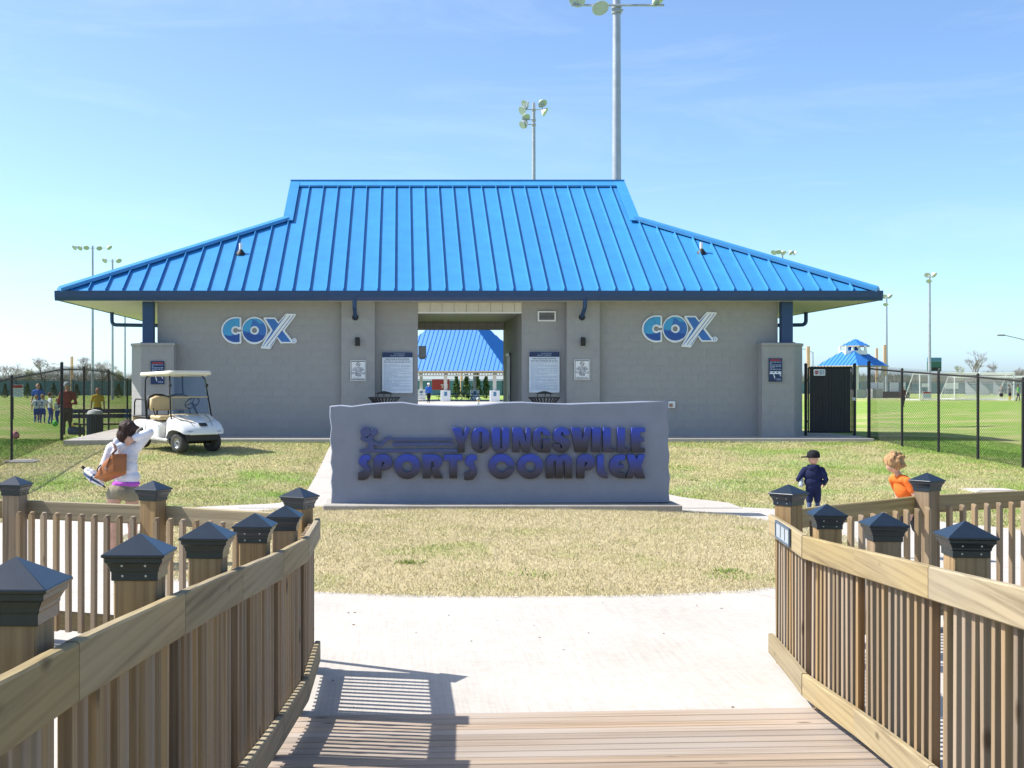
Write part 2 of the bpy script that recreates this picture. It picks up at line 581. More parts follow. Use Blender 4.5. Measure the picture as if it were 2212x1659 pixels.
def blades(name, x, y, z, h, w, tint, label):
    n = len(x)
    a = rng.random(n) * 2 * np.pi
    lean = rng.random(n) * 1.5 + .1
    la = rng.random(n) * 2 * np.pi
    dx, dy = np.cos(a) * w, np.sin(a) * w
    hh = h * (.5 + rng.random(n))
    v = np.empty((n, 3, 3))
    v[:, 0] = np.stack([x - dx, y - dy, z - .004], -1)
    v[:, 1] = np.stack([x + dx, y + dy, z - .004], -1)
    v[:, 2] = np.stack([x + np.cos(la) * lean * hh, y + np.sin(la) * lean * hh, z + hh], -1)
    me = mesh_np(name, v.reshape(-1, 3), np.arange(n * 3).reshape(-1, 3), np.repeat(tint, 3))
    return tag(link(name, me, M['grass']), label, 'grass', kind='stuff')
N1 = 240000
x = IC[0] + (rng.random(N1) - .5) * 9.6; y = IC[1] + (rng.random(N1) - .5) * 9.8
ex = 1 + .035 * (vnoise(x, y, 2.5) - .35)
k = in_island(IC[0] + (x - IC[0]) / ex, IC[1] + (y - IC[1]) / ex); x, y = x[k], y[k]
t = .02 + .5 * vnoise(x, y, 1.1) * vnoise(x + 9, y, 3.7) + .33 * rng.random(len(x)) + .35 * (vnoise(x + 3, y + 5, .8) > .88)
blades('grass', x, y, island_z(x, y), .024, .0034, np.clip(t, 0, 1), 'short straw coloured dormant grass on the island before the sign')
N2 = 520000
x = -13 + rng.random(N2) * 28; y = 17.5 + rng.random(N2) ** 1.15 * 15.4
k = ~in_plaza(x, y) & ~in_walk(x, y) & ~in_poly(x, y, SLAB)
x, y = x[k], y[k]
t = .10 + .75 * vnoise(x, y, .55) * vnoise(x + 7, y + 2, 1.9) + .3 * rng.random(len(x)) + .35 * (vnoise(x + 3, y + 5, .9) > .8)
t += .45 * np.maximum(sstep(-7.6, -9.2, x) * sstep(23, 26, y), sstep(10.8, 12.6, x) * sstep(24, 27, y)) + .12 * sstep(28, 31, y)
blades('grass', x, y, terr(x, y), .03, .0055, np.clip(t, 0, 1), 'patchy tan and green grass on the slope below the building')

# weed tufts, greener and taller than the turf
wx = []; wy = []
for k in range(110):
    if k < 4:
        cx, cy = random.uniform(-2, 4.5), random.uniform(12.2, 18)
    else:
        cx, cy = random.uniform(-11, 12), random.uniform(20.5, 31)
    if k >= 4 and (in_plaza(cx, cy) or in_walk(cx, cy)):
        continue
    m_ = random.randint(25, 110); sp = random.uniform(.06, .26)
    wx.append(cx + rng.normal(0, sp, m_)); wy.append(cy + rng.normal(0, sp * .7, m_))
x = np.concatenate(wx); y = np.concatenate(wy)
k = ~in_walk(x, y); x, y = x[k], y[k]
zz = np.where(in_island(x, y), island_z(x, y), terr(x, y))
blades('weeds', x, y, zz, .034, .007, np.clip(.68 + .28 * rng.random(len(x)), 0, 1), 'bright green weed tufts dotted through the dormant turf')
# ---------------------------------------------------------------- the building
CX = 1.76
YW = 33.0; ZF = .625
bld = empty('park_building', (CX, YW, ZF), label='tan block park building with a blue metal roof and open middle passage', cat='building')
BLK = [0]
_bl = {}
def block_mesh(w, h):
    k = (round(w, 3), round(h, 3))
    if k not in _bl:
        j = .002
        _bl[k] = MB().box(-w / 2 + j, w / 2 - j, -.006, .006, -h / 2 + j, h / 2 - j).mesh('block')
        _bl[k].materials.append(M['block'])
    return _bl[k]
rest = MB()
def blocks(wall, p0, p1, z0, z1, lim=300):
    """a skin of painted concrete blocks, 40 x 20 cm, on the vertical face from p0 to p1 (plan), facing right-hand side"""
    p0 = Vector((*p0, 0)); p1 = Vector((*p1, 0))
    d = (p1 - p0); Lh = d.length; d /= Lh
    nrm = Vector((d.y, -d.x, 0))
    rz = math.atan2(d.y, d.x)
    rows = max(1, round((z1 - z0) / .2032)); h = (z1 - z0) / rows
    for r in range(rows):
        s = 0. if r % 2 == 0 else -.2032
        while s < Lh - .01:
            a, b = max(s, 0), min(s + .4064, Lh)
            s += .4064
            if b - a < .03:
                continue
            c = p0 + d * ((a + b) / 2) + nrm * 0 + Vector((0, 0, z0 + (r + .5) * h))
            if BLK[0] < lim:
                BLK[0] += 1
                o = bpy.data.objects.new('block', block_mesh(b - a, h)); COL.objects.link(o)
                o.location = c; o.rotation_euler = (0, 0, rz)
                setpar(o, wall)
            else:
                rest.m = Matrix.Translation(c) @ Matrix.Rotation(rz, 4, 'Z')
                j = .002; w = b - a
                rest.box(-w / 2 + j, w / 2 - j, -.006, .006, -h / 2 + j, h / 2 - j)
XL, XR = -6.417, 9.961
P1, P2, P3, P4, P5, P6 = -1.552, -.672, .464, 3.214, 4.363, 5.231
ZT = 4.17
def wallbox(x0, x1, y0, y1, z0, z1):
    return MB().box(x0, x1, y0, y1, z0, z1).build('wall', M['mortar'], bld)
w = wallbox(XL, P1, YW, YW + .2, ZF, ZT); blocks(w, (XL, YW), (P1 - .002, YW), ZF, ZT)
w = wallbox(P6, XR, YW, YW + .2, ZF, ZT); blocks(w, (P6 + .002, YW), (XR, YW), ZF, ZT, 380)
w = wallbox(P2, P3, YW + .1, YW + .3, ZF, ZT); blocks(w, (P2, YW + .1), (P3, YW + .1), ZF, ZT, 0)
w = wallbox(P4, P5, YW + .1, YW + .3, ZF, ZT); blocks(w, (P4, YW + .1), (P5, YW + .1), ZF, ZT, 0)
for a, b in ((P1, P2), (P5, P6)):
    w = MB().box(a, b, YW - .20, YW + .25, ZF, ZT).build('pilaster', M['mortar'], bld)
    blocks(w, (a, YW - .2), (b, YW - .2), ZF, ZT, 0)
# side and back walls, passage walls
YB = 39.05
for x0, x1 in ((XL, XL + .2), (XR - .2, XR)):
    MB().box(x0, x1, YW + .2, YB + 2, ZF, ZT).build('wall', M['block'], bld)
w = MB().box(P3 - .2, P3, YW + .3, YB, ZF, ZT).build('wall', M['block'], bld)
w = MB().box(P4, P4 + .2, YW + .3, YB, ZF, ZT).build('wall', M['block'], bld)
for x0, x1 in ((XL + .2, P3 - .2), (P4 + .2, XR - .2)):
    MB().box(x0, x1, YB - .2, YB, ZF, ZT).build('wall', M['block'], bld)
# header over the passage: vertical siding boards, ceiling, back lintel
ZH = 3.905
hd = MB().box(P3, P4, YW + .12, YW + .3, ZH, ZT).build('header', M['header'], bld)
nb = 9; wd = (P4 - P3) / 8.6
x = P3
while x < P4 - .02:
    x1 = min(x + wd, P4)
    MB().box(x + .006, x1 - .006, YW + .095, YW + .118, ZH + .012, ZT - .01).build('siding_board', M['header'], hd)
    x = x1
MB().box(P3, P4, YW + .08, YW + .13, ZH - .035, ZH + .006).build('trim', M['white'], bld)
MB().box(P3, P4, YW + .3, 38.7, ZH, ZH + .05).build('ceiling', M['soffit'], bld)
bk = MB().box(P3, P4, 38.7, 38.95, 3.68, ZT).build('lintel', M['block'], bld)
for i in range(10):
    a = P3 + i * (P4 - P3) / 10
    MB().box(a + .005, a + (P4 - P3) / 10 - .005, 38.68, 38.699, 3.685, ZH - .005).build('siding_board', M['header'], bk)
# a fire-door style frame on the passage's far wall: opening with a brown leaf
dr = MB().box(P4 - .03, P4, 36.4, 37.5, ZF, 2.83).build('door', pbr('brown_door', (.09, .045, .03), .5), bld)
MB().box(P4 - .055, P4 - .028, 36.32, 36.4, ZF, 2.9).build('door_frame', M['white'], dr)
MB().box(P4 - .055, P4 - .028, 36.32, 37.5, 2.83, 2.9).build('door_frame', M['white'], dr)
MB().cbox((P4 - .06, 36.52, 1.62), (.05, .05, .14)).build('handle', M['galv'], dr)

# corner piers with chamfered corner, steel columns on top
ZP = 3.07
for s in (-1, 1):
    xo = CX + s * (CX - -7.1); xc = CX + s * (CX - -6.74); xi = CX + s * (CX - -5.9)
    poly = [(xo, 35.2), (xo, 33.05), (xc, 32.56), (xi, 32.56), (xi, YW - .025), (XL + .19 if s < 0 else XR - .19, YW - .025), (XL + .19 if s < 0 else XR - .19, 35.2)]
    pr = MB().prism(poly, ZF, ZP - .07).build('pier', M['mortar'], bld)
    e = .02
    cp = [(xo - s * -.03, 35.2), (xo - s * -.03, 33.03), (xc - s * -.02, 32.52), (xi - s * .03, 32.52), (xi - s * .03, YW - .025), (XL + .19 if s < 0 else XR - .19, YW - .025), (XL + .19 if s < 0 else XR - .19, 35.2)]
    MB().prism(cp, ZP - .07, ZP).build('coping', M['block'], pr)
    f = [(xc, 32.56), (xi, 32.56)] if s < 0 else [(xi, 32.56), (xc, 32.56)]
    blocks(pr, f[0], f[1], ZF, ZP - .07, 0)
    f = [(xo, 33.05), (xc, 32.56)] if s < 0 else [(xc, 32.56), (xo, 33.05)]
    blocks(pr, f[0], f[1], ZF, ZP - .07, 0)
    f = [(xo, 35.2), (xo, 33.05)] if s < 0 else [(xo, 33.05), (xo, 35.2)]
    blocks(pr, f[0], f[1], ZF, ZP - .07, 0)
    xa, xb = sorted((CX + s * (CX - -6.76), CX + s * (CX - -6.47)))
    cm = MB().box(xa, xb, 32.72, 32.98, ZP, ZT - .01).build('column', M['navy'], bld, bevel=.012)
    MB().box(xa - .04, xb + .04, 32.68, 33.02, ZP, ZP + .025).build('base_plate', M['navy'], cm)
    # second column at the back corner
    MB().box(CX + s * 10.1 - .14, CX + s * 10.1 + .14, 44.2, 44.45, ZF - .2, ZT - .01).build('column', M['navy'], bld)
rest.m = Matrix.Identity(4)
ro = rest.build('blocks', M['block'], bld); ro['kind'] = 'stuff'

# roof
YE = 32.3; ZE = 4.41; SL = .60; HE = 10.54; HG = 5.1; TH = 3.86; TR = 6.29
roof = MB().prism([(YE + .2, ZE - .02), (YE + TR, ZE + SL * TR - .12), (YE + 2 * TR - .2, ZE - .02)], CX - HG + .05, CX + HG - .05, axis='x').build('roof', M['roof'], bld)
def rp(x, t, up=0.):
    n = Vector((0, -SL, 1)).normalized() * up
    return (x + n.x, YE + t + n.y, ZE + SL * t + n.z)
def top_at(x, g=False):
    a = abs(x - CX)
    return TR - .10 if (a < HG - .001 or g) else max(0, (HE - a) / (HE - HG) * TH)
xs_ = []
x = -.155 - .439 * 22
while x < CX + HE:
    xs_.append(x); x += .439
for i in range(len(xs_) - 1):
    a, b = xs_[i], xs_[i + 1]
    a = max(a, CX - HE + .05); b = min(b, CX + HE - .05)
    if b - a < .03:
        continue
    pts = [(a, 0), (b, 0)]
    for g in (CX + HG, CX - HG):
        pass
    gl, gr = CX - HG, CX + HG
    if a < gl < b:
        pts += [(b, TR - .1), (gl, TR - .1), (gl, TH), (a, top_at(a))]
    elif a < gr < b:
        pts += [(b, top_at(b)), (gr, TH), (gr, TR - .1), (a, TR - .1)]
    else:
        pts += [(b, top_at(b, abs(b - gl) < 1e-6)), (a, top_at(a))]
    n = len(pts)
    mb = MB().add([rp(p[0] + (.004 if k in (0, n - 1) else 0), p[1]) for k, p in enumerate(pts)] + [rp(p[0], p[1], -.03) for p in pts], [tuple(range(n)), tuple(range(n, 2 * n))[::-1]] + [(k, n + k, n + (k + 1) % n, (k + 1) % n) for k in range(n)])
    pn = mb.build('roof_panel', M['roof'], roof)
    # standing seam on the panel's left edge
    tt = top_at(a) if not (abs(a - CX) < HG) else TR - .1
    if tt > .06:
        s = .009
        MB().add([rp(a - s, .0, -.005), rp(a + s, .0, -.005), rp(a + s, tt, -.005), rp(a - s, tt, -.005), rp(a - s, .0, .07), rp(a + s, .0, .07), rp(a + s, tt, .07), rp(a - s, tt, .07)],
                 [(0, 3, 2, 1), (4, 5, 6, 7), (0, 1, 5, 4), (1, 2, 6, 5), (2, 3, 7, 6), (3, 0, 4, 7)]).build('seam', M['roof'], roof)
# ridge cap, rake trims
YR = YE + TR; ZR = ZE + SL * TR
rc = MB()
rc.prism([(YR - .30, ZR - .30 * SL + .035), (YR - .30, ZR - .30 * SL + .085), (YR, ZR + .10), (YR + .30, ZR - .30 * SL + .085), (YR + .30, ZR - .30 * SL + .035), (YR, ZR + .04)], CX - HG - .03, CX + HG + .03, axis='x')
rc.build('ridge_cap', M['roof'], roof)
MB().prism([(YR - .05, ZR + .085), (YR - .05, ZR + .12), (YR + .05, ZR + .12), (YR + .05, ZR + .085)], CX - HG - .05, CX + HG + .05, axis='x').build('ridge_cap', M['roof'], roof)
for s in (-1, 1):
    xa = CX + s * HG
    q = []
    for t in (TH - .12, TR):
        for dx in (-.24 * s, .05 * s):
            q.append((xa + dx, t))
    b = MB()
    lo = [rp(p[0], p[1], .055) for p in q]; hi = [rp(p[0], p[1], .085) for p in q]
    o = [0, 1, 3, 2] if s > 0 else [0, 2, 3, 1]
    ordv = [lo[k] for k in (0, 1, 3, 2)] + [hi[k] for k in (0, 1, 3, 2)]
    b.add(ordv, [(0, 3, 2, 1), (4, 5, 6, 7), (0, 1, 5, 4), (1, 2, 6, 5), (2, 3, 7, 6), (3, 0, 4, 7)])
    b.build('rake_trim', M['roof'], roof)
    # gable face
    g = CX + s * (HG - .02)
    MB().prism([(YE + TH - .1, ZE + SL * TH - .25), (YR, ZR - .02), (YE + 2 * TR - TH + .1, ZE + SL * TH - .25)], g - .02, g + .02, axis='x').build('gable', M['roof'], roof)
    # hip roof over the end: three-sided skirt with seams
    zs = ZE + SL * TH
    e0 = Vector((CX + s * HE, YE, ZE)); e1 = Vector((CX + s * HE, YE + 2 * TR, ZE))
    h0 = Vector((CX + s * HG, YE + TH, zs)); h1 = Vector((CX + s * HG, YE + 2 * TR - TH, zs))
    b = MB()
    dn = Vector((0, 0, -.03))
    b.add([e0, e1, h1, h0, e0 + dn, e1 + dn, h1 + dn, h0 + dn], [(0, 1, 2, 3) if s > 0 else (3, 2, 1, 0), (4, 5, 6, 7)])
    b.build('roof_panel', M['roof'], roof)
    for k in range(1, 29):
        yy = YE + k * .439
        if yy > YE + 2 * TR - .1:
            break
        f = min(1, (yy - YE) / TH, (YE + 2 * TR - yy) / TH)
        p = Vector((CX + s * HE, yy, ZE + .03)); q2 = Vector((CX + s * (HE - (HE - HG) * f), yy, ZE + .03 + (zs - ZE) * f))
        MB().tube([p, q2], .026, 4).build('seam', M['roof'], roof)
    # hip caps
    for (pa, pb) in ((e0, h0), (e1, h1)):
        u = (pb - pa).normalized()
        side = u.cross(Vector((0, 0, 1))).normalized()
        up = Vector((0, 0, 1))
        c = MB()
        a0 = pa - u * .05; b0 = pb + u * .05
        pr_ = [(-.15, -.02), (-.15, .075), (0, .135), (.15, .075), (.15, -.02), (0, .03)]
        vv = [a0 + side * q[0] + up * q[1] for q in pr_] + [b0 + side * q[0] + up * q[1] for q in pr_]
        c.add(vv, [tuple(range(6)), tuple(range(6, 12))[::-1]] + [(k, 6 + k, 6 + (k + 1) % 6, (k + 1) % 6) for k in range(6)])
        c.build('hip_cap', M['roof'], roof)
# back slope, plain
YBK = YE + 2 * TR
zs = ZE + SL * TH
for q in ([(CX - HG, YR, ZR), (CX + HG, YR, ZR), (CX + HG, YBK - TH, zs), (CX - HG, YBK - TH, zs)], [(CX - HG, YBK - TH, zs), (CX + HG, YBK - TH, zs), (CX + HE, YBK, ZE), (CX - HE, YBK, ZE)]):
    MB().add(q, [(3, 2, 1, 0)]).build('roof_panel', M['roof'], roof)
# gutter all round, soffit
gz0, gz1 = 4.15, 4.405
def gutter(x0, x1, y0, y1, ax):
    w_ = .13
    if ax == 'x':
        pr_ = [(y0, gz1), (y0 + .012 * (1 if y1 > y0 else -1), gz0 + .09), (y0 + .05 * (1 if y1 > y0 else -1), gz0), (y1, gz0), (y1, gz1)]
        return MB().prism(pr_, x0, x1, axis='x')
    pr_ = [(x0, gz1), (x0 + .012 * (1 if x1 > x0 else -1), gz0 + .09), (x0 + .05 * (1 if x1 > x0 else -1), gz0), (x1, gz0), (x1, gz1)]
    return MB().prism(pr_, y0, y1, axis='y')
gutter(CX - HE - .13, CX + HE + .13, YE - .13, YE + .0, 'x').build('gutter', M['navy'], roof)
gutter(CX - HE - .13, CX + HE + .13, YE + 2 * TR + .13, YE + 2 * TR, 'x').build('gutter', M['navy'], roof)
gutter(CX - HE - .13, CX - HE, YE, YE + 2 * TR, 'y').build('gutter', M['navy'], roof)
gutter(CX + HE + .13, CX + HE, YE, YE + 2 * TR, 'y').build('gutter', M['navy'], roof)
sf = MB().box(CX - HE, CX + HE, YE, YE + 2 * TR, ZT + .004, ZT + .05).build('soffit', M['soffit'], bld)
for s in (-1, 1):
    for k in range(22):
        yy = YE + .04 + k * .59
        if yy + .57 < YE + 2 * TR:
            a, b = sorted((CX + s * (HE - .02), CX + s * 8.22))
            MB().box(a, b, yy, yy + .565, ZT - .012, ZT + .003).build('soffit_panel', M['soffit'], sf)
MB().box(CX - 8.15, CX + 8.15, YE + .02, YW - .21, ZT - .012, ZT + .003).build('soffit_panel', M['soffit'], sf)
# downspouts
def spout(pts, par=bld, r=.05):
    # round the bends
    P = [Vector(p) for p in pts]; out = [P[0]]
    for i in range(1, len(P) - 1):
        d0 = (P[i] - P[i - 1]).normalized(); d1 = (P[i + 1] - P[i]).normalized()
        rr = min(.14, (P[i] - P[i - 1]).length * .45, (P[i + 1] - P[i]).length * .45)
        a = P[i] - d0 * rr; b = P[i] + d1 * rr
        for k in range(6):
            t = k / 5
            out.append(a * (1 - t) ** 2 + P[i] * 2 * t * (1 - t) + b * t * t)
    out.append(P[-1])
    return MB().tube(out, r, 10).build('downspout', M['navy'], par, smooth=True)
for xx in (at(766, 0, 32.3).x, at(1263, 0, 32.3).x):
    spout([(xx, YE - .07, 4.2), (xx, YE - .07, 3.98), (xx, YW - .1, 3.72)], r=.055)
    MB().lathe([(.085, -.012), (.085, .0), (.07, .004)], 16, (xx, YW - .215, 3.75), 'y').build('wall_sleeve', M['dark'], bld)
for s in (-1, 1):
    spout([(CX + s * (HE - .1), 37.6, 4.2), (CX + s * (HE - .1), 37.6, 3.78), (CX + s * 8.1, 37.6, 3.74)], r=.058)
# roof vents
for vx, vy in ((520, 548), (1515, 546)):
    t = 1.55
    D = None
    for t in np.arange(.2, 4, .01):
        p = rp(0, t)
        if 829.5 - (p[2] - EYE) * 2700 / p[1] <= vy:
            D = p; break
    xx = (vx - 865) * D[1] / 2700
    v = MB().tube([(xx, D[1], D[2] - .05), (xx, D[1], D[2] + .28)], .045, 12).build('vent_pipe', M['white'], roof, smooth=True)
    MB().lathe([(.14, -.06), (.13, .0), (.075, .07), (.06, .10), (.046, .11)], 14, (xx, D[1], D[2])).build('boot', M['dark'], v, smooth=True)
# louvre vent beside the passage
lx0, lx1 = at(1162, 0, YW).x, at(1201, 0, YW).x
lz1, lz0 = at(0, 672, YW).z, at(0, 694, YW).z
lv = MB().box(lx0 + .03, lx1 - .03, YW + .04, YW + .075, lz0 + .03, lz1 - .03).build('louvre', M['dark'], bld)
for (a, b, c, d) in ((lx0, lx1, lz1 - .035, lz1), (lx0, lx1, lz0, lz0 + .035), (lx0, lx0 + .035, lz0 + .035, lz1 - .035), (lx1 - .035, lx1, lz0 + .035, lz1 - .035)):
    MB().box(a, b, YW + .02, YW + .09, c, d).build('frame', M['white'], lv)
for k in range(6):
    z = lz0 + .045 + k * .032
    MB().add([(lx0 + .036, YW + .03, z), (lx1 - .036, YW + .03, z), (lx1 - .036, YW + .07, z + .026), (lx0 + .036, YW + .07, z + .026), (lx0 + .036, YW + .03, z + .004), (lx1 - .036, YW + .03, z + .004), (lx1 - .036, YW + .07, z + .03), (lx0 + .036, YW + .07, z + .03)],
             [(0, 3, 2, 1), (4, 5, 6, 7), (0, 1, 5, 4), (1, 2, 6, 5), (2, 3, 7, 6), (3, 0, 4, 7)]).build('slat', M['soffit'], lv)
# cylinder wall lamps on the pilasters (unlit)
for n_, (xx, side) in enumerate(((at(772.5, 0, 32.8).x, 'left'), (at(1258.5, 0, 32.8).x, 'right'))):
    z1, z0 = at(0, 729, 32.8).z, at(0, 748, 32.8).z
    wl = empty('wall_lamp', (xx, 32.8, z0), label='dark cylinder wall lamp on the pilaster %s of the passage' % side, cat='wall lamp', group='wall lamps beside the passage')
    MB().lathe([(.058, z0), (.062, z0 + .01), (.062, z1 - .01), (.05, z1)], 18, (xx, 32.70, 0)).build('shade', M['dark'], wl, smooth=True)
    MB().cbox((xx, 32.785, (z0 + z1) / 2), (.07, .05, .09)).build('bracket', M['dark'], wl)
    MB().lathe([(.045, z0 - .004), (.045, z0 + .004)], 14, (xx, 32.70, 0)).build('lens', M['white'], wl)
# outlet box on the right wall, by the sign's corner
ob = empty('outlet_box', at(1450, 881, YW), label='small white utility box on the tan wall beside the sign', cat='utility box')
p = at(1450, 874, YW)
MB().box(p.x - .09, p.x + .09, YW - .09, YW - .021, p.z - .09, p.z + .09).build('case', M['white'], ob, bevel=.008)
MB().box(p.x - .07, p.x + .02, YW - .098, YW - .089, p.z - .06, p.z + .03).build('cover', pbr('tan_plate', (.35, .2, .12), .6), ob)
# ---------------------------------------------------------------- flat shapes from outlines
def outline_mesh(name, loops, depth, bevel=0.):
    """closed 2D outlines (holes included) filled and extruded: x right, y up, front faces -Y after the turn"""
    cu = bpy.data.curves.new(name, 'CURVE')
    cu.dimensions = '2D'
    cu.fill_mode = 'BOTH'
    for lp in loops:
        sp = cu.splines.new('POLY')
        sp.points.add(len(lp) - 1)
        for p, q in zip(sp.points, lp):
            p.co = (q[0], q[1], 0, 1)
        sp.use_cyclic_u = True
    cu.extrude = depth / 2
    cu.bevel_depth = bevel
    cu.bevel_resolution = 0
    o = bpy.data.objects.new('tmp', cu)
    COL.objects.link(o)
    dg = bpy.context.evaluated_depsgraph_get()
    me = bpy.data.meshes.new_from_object(o.evaluated_get(dg))
    bpy.data.objects.remove(o); bpy.data.curves.remove(cu)
    me.transform(Matrix.Rotation(R(90), 4, 'X'))
    me.name = name
    return me
def text_mesh(body, size, depth=.002, align='CENTER', bold=0.):
    cu = bpy.data.curves.new('t', 'FONT')
    cu.body = body; cu.size = size; cu.extrude = depth / 2; cu.align_x = align; cu.offset = bold
    cu.resolution_u = 2
    o = bpy.data.objects.new('tmp', cu)
    COL.objects.link(o)
    dg = bpy.context.evaluated_depsgraph_get()
    me = bpy.data.meshes.new_from_object(o.evaluated_get(dg))
    bpy.data.objects.remove(o); bpy.data.curves.remove(cu)
    me.transform(Matrix.Rotation(R(90), 4, 'X'))
    return me
def place(name, me, loc, mat, par):
    o = link(name, me, mat)
    o.location = loc
    setpar(o, par)
    return o
def arc(cx, cy, rx, ry, a0, a1, n=14):
    return [(cx + rx * math.cos(R(a0 + (a1 - a0) * k / n)), cy + ry * math.sin(R(a0 + (a1 - a0) * k / n))) for k in range(n + 1)]
def stad(x0, x1, y0, y1, r):
    r = min(r, (x1 - x0) / 2, (y1 - y0) / 2)
    return arc(x1 - r, y1 - r, r, r, 0, 90, 8) + arc(x0 + r, y1 - r, r, r, 90, 180, 8) + arc(x0 + r, y0 + r, r, r, 180, 270, 8) + arc(x1 - r, y0 + r, r, r, 270, 360, 8)

# ---------------------------------------------------------------- monument sign
YS = 19.0
sign = empty('monument_sign', (1.5, YS, .1), label='wide grey stucco monument sign with raised blue lettering on the lawn', cat='sign')
def sx(xd): return (xd - 865) * YS / 2700
def sz(yd): return EYE + (829.5 - yd) * YS / 2700
# slab outline, wavy as if torn
top = [(714, 879), (735, 877), (758, 879.5), (790, 875), (830, 871.5), (870, 870.5), (905, 876), (945, 877), (1000, 878), (1040, 876), (1085, 871), (1130, 870), (1175, 872.5), (1230, 874), (1290, 872), (1340, 871), (1390, 869), (1441, 868.5)]
rt = [(1442, 880), (1440, 900), (1444, 925), (1441, 955), (1445, 985), (1442.5, 1010), (1446, 1032), (1443, 1060), (1445, 1084)]
lf = [(717, 1089), (718, 1060), (716, 1040), (719, 1018), (715, 1000), (718, 975), (714, 950), (717, 925), (713.5, 900)]
pl = [(sx(a), sz(b)) for a, b in top + rt + lf]
me = outline_mesh('slab', [pl], .42, .012)
me.transform(Matrix.Translation((0, YS + .22, 0)))
link('slab', me, M['stucco'], sign)
bm_ = MB().box(sx(700), sx(1464), YS - .32, YS + .75, .02, sz(1087.5)).build('base', M['conc_d'], sign, bevel=.012)
# letters
def lm(me_mat):
    pass
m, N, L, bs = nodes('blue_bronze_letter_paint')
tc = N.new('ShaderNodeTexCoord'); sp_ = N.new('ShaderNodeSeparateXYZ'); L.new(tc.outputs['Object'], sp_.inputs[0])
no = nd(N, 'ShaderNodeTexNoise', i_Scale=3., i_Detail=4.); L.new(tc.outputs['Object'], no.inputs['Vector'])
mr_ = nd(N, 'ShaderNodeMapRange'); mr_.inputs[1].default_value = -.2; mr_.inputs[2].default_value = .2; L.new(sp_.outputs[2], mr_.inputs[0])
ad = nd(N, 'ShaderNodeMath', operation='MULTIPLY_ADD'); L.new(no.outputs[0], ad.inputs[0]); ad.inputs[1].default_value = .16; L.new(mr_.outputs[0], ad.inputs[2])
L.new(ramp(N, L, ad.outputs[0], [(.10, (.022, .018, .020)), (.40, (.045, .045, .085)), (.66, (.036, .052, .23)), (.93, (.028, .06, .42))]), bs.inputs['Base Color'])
bs.inputs['Roughness'].default_value = .38
bs.inputs['Metallic'].default_value = .25
M['letter'] = m
M['steelblue'] = pbr('dull_blue_metal', (.055, .075, .20), .5, .2, .1)
def lx(zx): return sx((1320 + zx * .5063) * .576)
def lz(zy): return sz((1580 + zy * .5063) * .576)
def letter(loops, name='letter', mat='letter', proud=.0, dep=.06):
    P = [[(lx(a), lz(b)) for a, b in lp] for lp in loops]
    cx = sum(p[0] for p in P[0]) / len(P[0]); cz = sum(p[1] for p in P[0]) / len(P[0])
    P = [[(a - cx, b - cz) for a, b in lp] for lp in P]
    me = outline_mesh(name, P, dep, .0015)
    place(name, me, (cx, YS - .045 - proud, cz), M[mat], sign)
T, B = 48, 228
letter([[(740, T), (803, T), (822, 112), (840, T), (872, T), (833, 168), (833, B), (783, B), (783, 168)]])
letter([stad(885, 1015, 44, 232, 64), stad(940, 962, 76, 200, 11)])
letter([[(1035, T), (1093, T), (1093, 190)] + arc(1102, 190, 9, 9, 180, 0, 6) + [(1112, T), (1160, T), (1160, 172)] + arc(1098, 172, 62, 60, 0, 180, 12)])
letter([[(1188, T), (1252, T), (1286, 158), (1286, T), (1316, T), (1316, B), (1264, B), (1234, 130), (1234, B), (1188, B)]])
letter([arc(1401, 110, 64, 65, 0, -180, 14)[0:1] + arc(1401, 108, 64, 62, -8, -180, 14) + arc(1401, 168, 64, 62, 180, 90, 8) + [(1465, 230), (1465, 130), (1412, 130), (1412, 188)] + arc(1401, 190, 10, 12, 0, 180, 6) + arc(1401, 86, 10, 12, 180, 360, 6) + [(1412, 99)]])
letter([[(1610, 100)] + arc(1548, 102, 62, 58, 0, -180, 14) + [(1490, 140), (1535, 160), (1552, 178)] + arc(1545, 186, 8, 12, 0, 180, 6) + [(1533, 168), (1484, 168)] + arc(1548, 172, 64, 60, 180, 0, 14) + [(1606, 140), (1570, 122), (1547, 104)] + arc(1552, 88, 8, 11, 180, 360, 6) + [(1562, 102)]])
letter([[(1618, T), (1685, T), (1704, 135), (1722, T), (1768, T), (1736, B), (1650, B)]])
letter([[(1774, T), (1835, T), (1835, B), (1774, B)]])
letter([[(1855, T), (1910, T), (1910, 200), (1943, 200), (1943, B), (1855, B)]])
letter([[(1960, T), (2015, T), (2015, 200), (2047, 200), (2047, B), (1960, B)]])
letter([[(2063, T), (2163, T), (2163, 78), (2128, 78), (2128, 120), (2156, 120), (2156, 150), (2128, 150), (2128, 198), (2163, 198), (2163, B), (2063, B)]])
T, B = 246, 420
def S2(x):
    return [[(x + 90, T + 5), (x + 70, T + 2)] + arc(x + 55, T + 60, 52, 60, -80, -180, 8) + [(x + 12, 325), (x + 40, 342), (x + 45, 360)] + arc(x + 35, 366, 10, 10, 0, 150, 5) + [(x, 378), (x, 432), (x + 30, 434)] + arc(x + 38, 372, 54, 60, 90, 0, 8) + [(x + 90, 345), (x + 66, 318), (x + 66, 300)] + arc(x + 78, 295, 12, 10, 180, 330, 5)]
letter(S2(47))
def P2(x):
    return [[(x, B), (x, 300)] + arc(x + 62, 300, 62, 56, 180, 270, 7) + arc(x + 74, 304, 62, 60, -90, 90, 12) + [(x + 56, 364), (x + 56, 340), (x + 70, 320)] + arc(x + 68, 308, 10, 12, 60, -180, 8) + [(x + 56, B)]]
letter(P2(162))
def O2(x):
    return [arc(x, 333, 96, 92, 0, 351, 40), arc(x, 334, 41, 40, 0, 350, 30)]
letter(O2(409))
